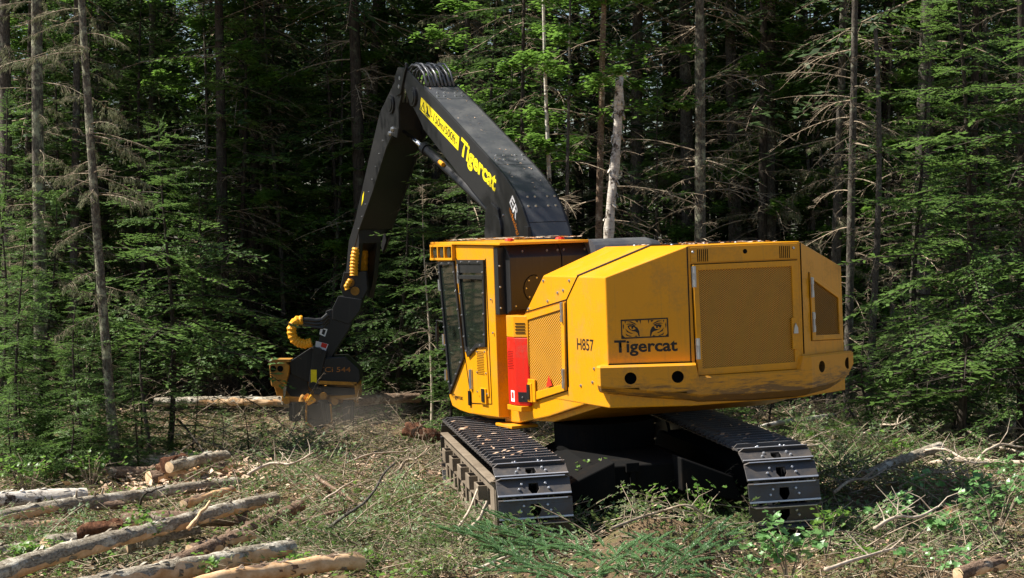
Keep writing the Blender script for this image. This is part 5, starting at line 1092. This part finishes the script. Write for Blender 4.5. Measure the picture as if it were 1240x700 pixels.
for i, (px, py, z, az, lab_) in enumerate(places):
    py += 8; p = gp(px, py, z); p = gp(px, py, max(z - .12, float(gz(p.x, p.y)) + .16)); t = empty('spruce_bough', p, lab_, 'bough', 'cut spruce boughs in the foreground', math.radians(az + 150)); t.rotation_euler[1] = rq.uniform(-.6, -.1); t.rotation_euler[0] = rq.uniform(-.35, .35); s = rq.uniform(.72, 1.0); t.scale = (s, s, s); k_ = i % 2
    for nm_, j, mat in (('needles', 0, 'bluish'), ('stem', 1, 'bark_brown')):
        if (k_, j) not in cache: o = npobj(nm_, *SBm[k_][j], mat, t); cache[(k_, j)] = o.data
        else: o = bpy.data.objects.new(nm_, cache[(k_, j)]); C.objects.link(o); o.parent = t
# ================================================================== LEAFY SAPLINGS (each leaf a part)
lm = bpy.data.meshes.new('leaf'); n5 = [(0, 0, 0), (.010, .030, .004), (.050, .052, .012), (.042, .024, .004), (.082, .030, .0), (.080, .0, -.012), (.082, -.030, .0), (.042, -.024, .004), (.050, -.052, .012), (.010, -.030, .004), (.045, 0, -.004)]
lm.from_pydata(n5, [], [(0, 1, 10), (1, 2, 3, 10), (3, 4, 5, 10), (5, 6, 7, 10), (7, 8, 9, 10), (9, 0, 10)]); lm.materials.append(M['poplar'])
lm2 = lm.copy(); lm2.name = 'leaf'; lm2.materials.clear(); lm2.materials.append(M['broad'])
def sapling(px, py, z, label, nst, nlv, hh, spread, seed, me, s=1.0):
    r_ = random.Random(seed); p = gp(px, py, z); t = empty('sapling', p, label, 'sapling'); k = MB(); tips = []
    for i in range(nst):
        a_ = r_.uniform(0, 6.28); e_ = Vector((math.cos(a_) * spread * r_.uniform(.3, 1), math.sin(a_) * spread * .6 * r_.uniform(.3, 1), hh * r_.uniform(.6, 1.1))); m_ = e_ * .5 + Vector((0, 0, .08)); k.tube([(0, 0, -.15), m_, e_], [.008, .006, .003], 5)
        for j in range(nlv): f_ = r_.uniform(.25, 1.05); q = (m_ * (2 * f_) if f_ < .5 else m_.lerp(e_, f_ * 2 - 1)) + Vector((r_.gauss(0, .05), r_.gauss(0, .05), r_.gauss(0, .04))); tips.append(q)
    k.build('stems', 'deadtwig', t)
    for q in tips:
        o = bpy.data.objects.new('leaf', me); C.objects.link(o); o.parent = t; o.location = q; o.rotation_euler = (r_.uniform(-.7, .7), r_.uniform(-.5, .7), r_.uniform(0, 6.28)); g_ = r_.uniform(.6, 1.15) * s; o.scale = (g_, g_, g_)
SPL = [(35, 592, .15, 'leafy undergrowth in the shade above the birch log', 9, 10, .4, .5, 31, lm2, .8), (110, 580, .15, 'leafy undergrowth around the foot of the leaning trunk', 8, 10, .35, .45, 32, lm2, .7), (235, 572, .12, 'leafy green sprout by the wood chips', 6, 8, .3, .3, 33, lm2, .7), (1000, 545, .35, 'green leafy shoots behind the right track', 7, 9, .3, .4, 34, lm2, .8), (1090, 556, .4, 'leafy shoots beside the broken grey log', 7, 9, .3, .4, 35, lm2, .8), (1080, 640, .3, 'sapling with pale leaves in front of the grey cut log end', 7, 8, .3, .35, 21, lm, 1.0), (1215, 585, .35, 'pale leafed shoots under the arched branch at the right', 7, 9, .3, .35, 22, lm, 1.0), (1150, 650, .3, 'pale leafed shoots below the reddish stump', 8, 9, .25, .45, 23, lm, 1.0), (1000, 660, .3, 'thin leafy shoots standing at the rear of the right track', 5, 8, .35, .25, 24, lm2, .8), (170, 655, .25, 'yellow green plants growing between the rotten root and the long log', 7, 8, .15, .3, 25, lm2, .6), (955, 690, .25, 'leafy maple sapling with large pale leaves in front of the right track', 7, 12, .42, .42, 1, lm, 1.1), (915, 690, .2, 'pale broken leaf cluster left of the maple sapling', 5, 8, .2, .3, 2, lm, 1.0),
       (1120, 610, .35, 'glossy sapling beside the reddish stump', 8, 9, .35, .38, 3, lm, .85), (1205, 640, .3, 'pale leafed sapling heap at the right edge', 12, 9, .5, .6, 4, lm, .95), (1175, 610, .35, 'sapling with shining leaves below the level pale branch', 7, 9, .3, .4, 5, lm, .85),
       (1230, 610, .3, 'leafy shoots touching the right edge', 6, 9, .4, .3, 6, lm, .9), (1060, 690, .2, 'low leafy shoots near the bottom right', 5, 8, .2, .45, 7, lm2, .8), (1130, 694, .2, 'low pale shoots left of the bottom right birch piece', 7, 8, .2, .5, 8, lm, .8),
       (360, 696, .08, 'bright green seedlings growing over the peeled orange log', 7, 8, .12, .3, 9, lm2, .75), (45, 680, .08, 'light green maple seedlings at the lower left corner', 8, 9, .16, .5, 10, lm2, .85), (450, 690, .06, 'small green seedlings right of the peeled orange log', 5, 7, .14, .2, 11, lm2, .7),
       (180, 640, .2, 'small green plants on the left log pile', 6, 8, .14, .28, 12, lm2, .6), (245, 700, .1, 'green seedlings below the lowest log of the left pile', 6, 8, .12, .35, 13, lm2, .7), (715, 628, .25, 'yellow green sprig standing between the tracks', 7, 12, .6, .2, 14, lm2, .55), (850, 640, .35, 'weedy green shoots in the shade beside the right track', 6, 10, .45, .3, 26, lm2, .7), (775, 625, .5, 'weedy tuft on top of the mound between the tracks', 5, 9, .3, .35, 27, lm2, .6), (20, 700, .05, 'seedlings in the bottom left corner', 6, 8, .15, .4, 15, lm2, .9),
       (785, 640, .4, 'few green leaves on top of the mound between the tracks', 4, 6, .2, .2, 16, lm, .8), (530, 700, .1, 'green sprigs at the bottom left of the cut spruce boughs', 5, 7, .12, .3, 17, lm2, .6)]
for a_ in SPL: sapling(*a_)
# ================================================================== GROUND LITTER THAT NOBODY COULD COUNT
def scatter(n, seed, ylo=16.6, yhi=33.5, pw=1.0):
    r = np.random.RandomState(seed); X_, Y_ = [], []
    while sum(map(len, X_)) < n:
        y = ylo + (yhi - ylo) * r.rand(n) ** pw; x = r.uniform(-1, 1, n) * (.29 * y + .4); ok = ~((np.abs(x - 1.2 + (y - 21) * .14) < 2.05) & (y > 18.2) & (y < 23.9)); X_.append(x[ok]); Y_.append(y[ok])
    x = np.concatenate(X_)[:n]; y = np.concatenate(Y_)[:n]; return x, y, gz(x, y), r
# cut conifer sprays
CUT = [branch(.62, .07, .045, .055, .010, seed=90 + i, droop=.15, spread=.36, flatn=.4, stem=.006) for i in range(5)]
x, y, z, r = scatter(4300, 5, pw=1.0); lv, sg = [], []
for i in range(len(x)):
    if x[i] < -1.5 and y[i] > 19 and r.rand() < .35: continue
    c_ = CUT[r.randint(5)]; m_ = rotm(r.uniform(0, 6.28), r.uniform(-.15, .55), r.uniform(-.9, .9)); s = r.uniform(.45, 1.15); p = np.array([x[i], y[i], z[i] + r.uniform(.0, .13)])
    lv.append(xf(c_[0], m_, p, s)); sg.append(xs(c_[1], m_, p, s))
def heap(n, cx, cy, sx, sy, hz, seed, smin=.5, smax=1.2):
    r = np.random.RandomState(seed)
    for i in range(n):
        X0, Y0 = r.normal(cx, sx), r.normal(cy, sy); c_ = CUT[r.randint(5)]; m_ = rotm(r.uniform(0, 6.28), r.uniform(-.2, .8), r.uniform(-.9, .9)); s = r.uniform(smin, smax); p = np.array([X0, Y0, float(gz(X0, Y0)) + r.uniform(0, hz)]); lv.append(xf(c_[0], m_, p, s)); sg.append(xs(c_[1], m_, p, s))
lv0, sg0 = lv, sg; lv, sg = [], []
for px, py, n_, sx, sy, hz in ((760, 655, 150, .55, .15, .45), (860, 655, 90, .3, .15, .4), (625, 672, 90, .35, .12, .35), (945, 668, 110, .4, .15, .35), (1010, 610, 90, .25, .8, .35), (400, 660, 160, .6, .5, .15), (1000, 570, 160, .5, 1.0, .3), (620, 680, 140, .6, .25, .2), (330, 545, 120, .8, 1.0, .25), (715, 640, 120, .3, .2, .3), (1110, 512, 330, .9, 1.0, .4), (1190, 520, 200, .6, 1.2, .4), (810, 640, 260, .6, .25, .25), (1060, 600, 160, .6, .6, .2), (470, 620, 130, .7, .9, .15), (900, 668, 160, .8, .4, .2), (1150, 660, 140, .7, .4, .2), (50, 670, 90, .5, .6, .15), (320, 590, 90, .5, 1.0, .2)):
    g_ = gp(px, py); heap(n_, g_.x, g_.y, sx, sy, hz, px)
tag(npobj('fresh_boughs', *leafmesh(cat(lv)), 'slashfresh'), 'heaps of fresh green conifer boughs on the slash', kind='stuff')
sg = sg0 + sg; lv = lv0
tag(npobj('cut_boughs', *leafmesh(cat(lv)), 'slashgreen'), 'carpet of cut conifer sprays covering the clearing', kind='stuff')
tag(npobj('bough_twigs', *segmesh(cat(sg)), 'deadtwig'), 'brown twigs of the cut sprays on the ground', kind='stuff')
# loose sticks
x, y, z, r = scatter(3600, 6, pw=1.0); a = r.uniform(0, 6.28, len(x)); e = r.normal(.05, .22, len(x)); l = r.uniform(.08, .6, len(x)) ** 1.0; d = np.stack([np.cos(a) * np.cos(e), np.sin(a) * np.cos(e), np.sin(e)], 1); p = np.stack([x, y, z + r.uniform(.02, .15, len(x))], 1); b_ = r.normal(0, .05, (len(x), 3)) * l[:, None]
rd = r.uniform(.0025, .009, len(x)); m1 = p + d * l[:, None] * .5 + b_; e1 = p + d * l[:, None]
tag(npobj('loose_sticks', *segmesh(cat([(p, m1, rd, rd * .8), (m1, e1, rd * .8, rd * .4)])), 'deadtwig'), 'thin broken sticks scattered over the slash', kind='stuff')
x, y, z, r = scatter(1400, 16, pw=.9); lv = []; 
for i in range(0, len(x), 4):
    Ld, Sd = DEAD[r.randint(6)]; s = r.uniform(.25, .75); lv.append(xs(Sd, rotm(r.uniform(0, 6.28), r.uniform(-.05, .5), r.uniform(-1, 1)), np.array([x[i], y[i], z[i] + .05]), s))
tag(npobj('dead_branches', *segmesh(cat(lv)), 'deadtwig'), 'tangled dead branches lying on the slash', kind='stuff')
# dust stirred up under the harvester head
m = bpy.data.materials.new('dust_cloud'); m.use_nodes = True; nn = m.node_tree.nodes; ll = m.node_tree.links; nn.remove(nn['Principled BSDF']); pv = nn.new('ShaderNodeVolumePrincipled'); pv.inputs['Color'].default_value = (.75, .68, .58, 1); tcd = nn.new('ShaderNodeTexCoord'); gr = nn.new('ShaderNodeTexGradient'); gr.gradient_type = 'SPHERICAL'; mpd = nn.new('ShaderNodeMapping'); mpd.inputs['Scale'].default_value = (.78, 1.05, 1.7); ll.new(tcd.outputs['Object'], mpd.inputs[0]); ll.new(mpd.outputs[0], gr.inputs[0]); nzd = nn.new('ShaderNodeTexNoise'); nzd.inputs['Scale'].default_value = 2.2; ll.new(tcd.outputs['Object'], nzd.inputs['Vector']); mu = nn.new('ShaderNodeMath'); mu.operation = 'MULTIPLY'; ll.new(gr.outputs['Fac'], mu.inputs[0]); ll.new(nzd.outputs[0], mu.inputs[1]); m2 = nn.new('ShaderNodeMath'); m2.operation = 'MULTIPLY'; m2.inputs[1].default_value = .3; ll.new(mu.outputs[0], m2.inputs[0]); ll.new(m2.outputs[0], pv.inputs['Density']); ll.new(pv.outputs[0], nn['Material Output'].inputs['Volume']); M['dust_cloud'] = m
bm = bmesh.new(); bmesh.ops.create_icosphere(bm, subdivisions=3, radius=1.0)
for v_ in bm.verts: q = 1 + .18 * math.sin(v_.co.x * 4 + 1) * math.cos(v_.co.z * 5); v_.co = Vector((v_.co.x * 1.25 * q, v_.co.y * .9 * q, v_.co.z * .55 * q))
me = bpy.data.meshes.new('dust_cloud'); bm.to_mesh(me); bm.free(); o = link(bpy.data.objects.new('dust_cloud', me), 'dust_cloud'); o.location = (-2.75, 30.1, .25); tag(o, 'thin dust hanging under the harvester head', kind='stuff')
# wood chips and bark flakes, dense by the logs
def chips(n, seed, cx, cy, sx, sy, size, lift=.06):
    r = np.random.RandomState(seed); x = r.normal(cx, sx, n); y = r.normal(cy, sy, n); z = gz(x, y) + r.uniform(.01, lift, n); a = r.uniform(0, 6.28, n); l = size * r.uniform(.4, 1.5, n)
    d = np.stack([np.cos(a), np.sin(a), r.normal(0, .3, n)], 1) * l[:, None]; w_ = np.stack([-np.sin(a), np.cos(a), r.normal(0, .4, n)], 1) * (l * r.uniform(.08, .42, n))[:, None]; return np.stack([x, y, z], 1), d, w_
r = np.random.RandomState(44); lv = []
for px, py, n_, sx, sy in ((1120, 520, 70, 1.1, 1.2), (1210, 560, 35, .6, .9), (1060, 545, 30, .6, .8), (1010, 505, 30, .7, .9), (460, 590, 26, .9, 1.2), (820, 645, 34, .6, .2), (350, 560, 20, .8, 1.2), (1120, 690, 14, .8, .3)):
    g_ = gp(px, py)
    for i in range(n_): X0, Y0 = r.normal(g_.x, sx), r.normal(g_.y, sy); Ld, Sd = DEAD[r.randint(6)]; lv.append(xs(Sd, rotm(r.uniform(0, 6.28), r.uniform(-.05, .7), r.uniform(-1, 1)), np.array([X0, Y0, float(gz(X0, Y0)) + .1]), r.uniform(.5, 1.1)))
tag(npobj('brush_piles', *segmesh(cat(lv)), 'deadtwig'), 'pale tangled brush heaped on the slash', kind='stuff')
c1 = gp(245, 590); c2 = gp(470, 575); c3 = gp(1000, 640); x, y, z, r = scatter(17000, 8)
a = r.uniform(0, 6.28, len(x)); l = r.uniform(.015, .075, len(x)); ch0 = (np.stack([x, y, z + r.uniform(.01, .10, len(x))], 1), np.stack([np.cos(a), np.sin(a), r.normal(0, .3, len(x))], 1) * l[:, None], np.stack([-np.sin(a), np.cos(a), r.normal(0, .4, len(x))], 1) * (l * r.uniform(.08, .4, len(x)))[:, None])
tag(npobj('wood_chips', *leafmesh(cat([ch0, chips(2200, 1, c1.x, c1.y, .5, .9, .08, .2), chips(1800, 2, c2.x, c2.y, 1.2, 1.4, .09, .12), chips(1100, 3, gp(190, 575).x, gp(190, 575).y, .5, .8, .11, .2)])), 'drychip'), 'pale wood chips and bark flakes strewn between the logs', kind='stuff')
# low herbs
x, y, z, r = scatter(22000, 9); keep = (np.sin(x * 1.9 + 1) * np.cos(y * 1.3) + r.normal(0, .45, len(x))) > .25; x, y, z = x[keep], y[keep], z[keep]; n = len(x); a = r.uniform(0, 6.28, n); l = r.uniform(.03, .075, n)
tag(npobj('low_herbs', *leafmesh((np.stack([x, y, z + r.uniform(.03, .16, n)], 1), np.stack([np.cos(a), np.sin(a), r.normal(0, .3, n)], 1) * l[:, None], np.stack([-np.sin(a), np.cos(a), r.normal(0, .3, n)], 1) * l[:, None] * .4)), 'broad'), 'small green herb leaves between the slash', kind='stuff')
# forest floor litter of dead branches under the trees
r = np.random.RandomState(4); lv = []
for i in range(420):
    y = r.uniform(27, 42); x = r.uniform(-1, 1) * .29 * y; Ld, Sd = DEAD[r.randint(6)]; lv.append(xs(Sd, rotm(r.uniform(0, 6.28), r.uniform(0, 1.0), r.uniform(-1, 1)), np.array([x, y, float(gz(x, y)) + .1]), r.uniform(.5, 1.1)))
tag(npobj('forest_litter', *segmesh(cat(lv)), 'deadtwig'), 'tangle of dead branches under the forest edge', kind='stuff')
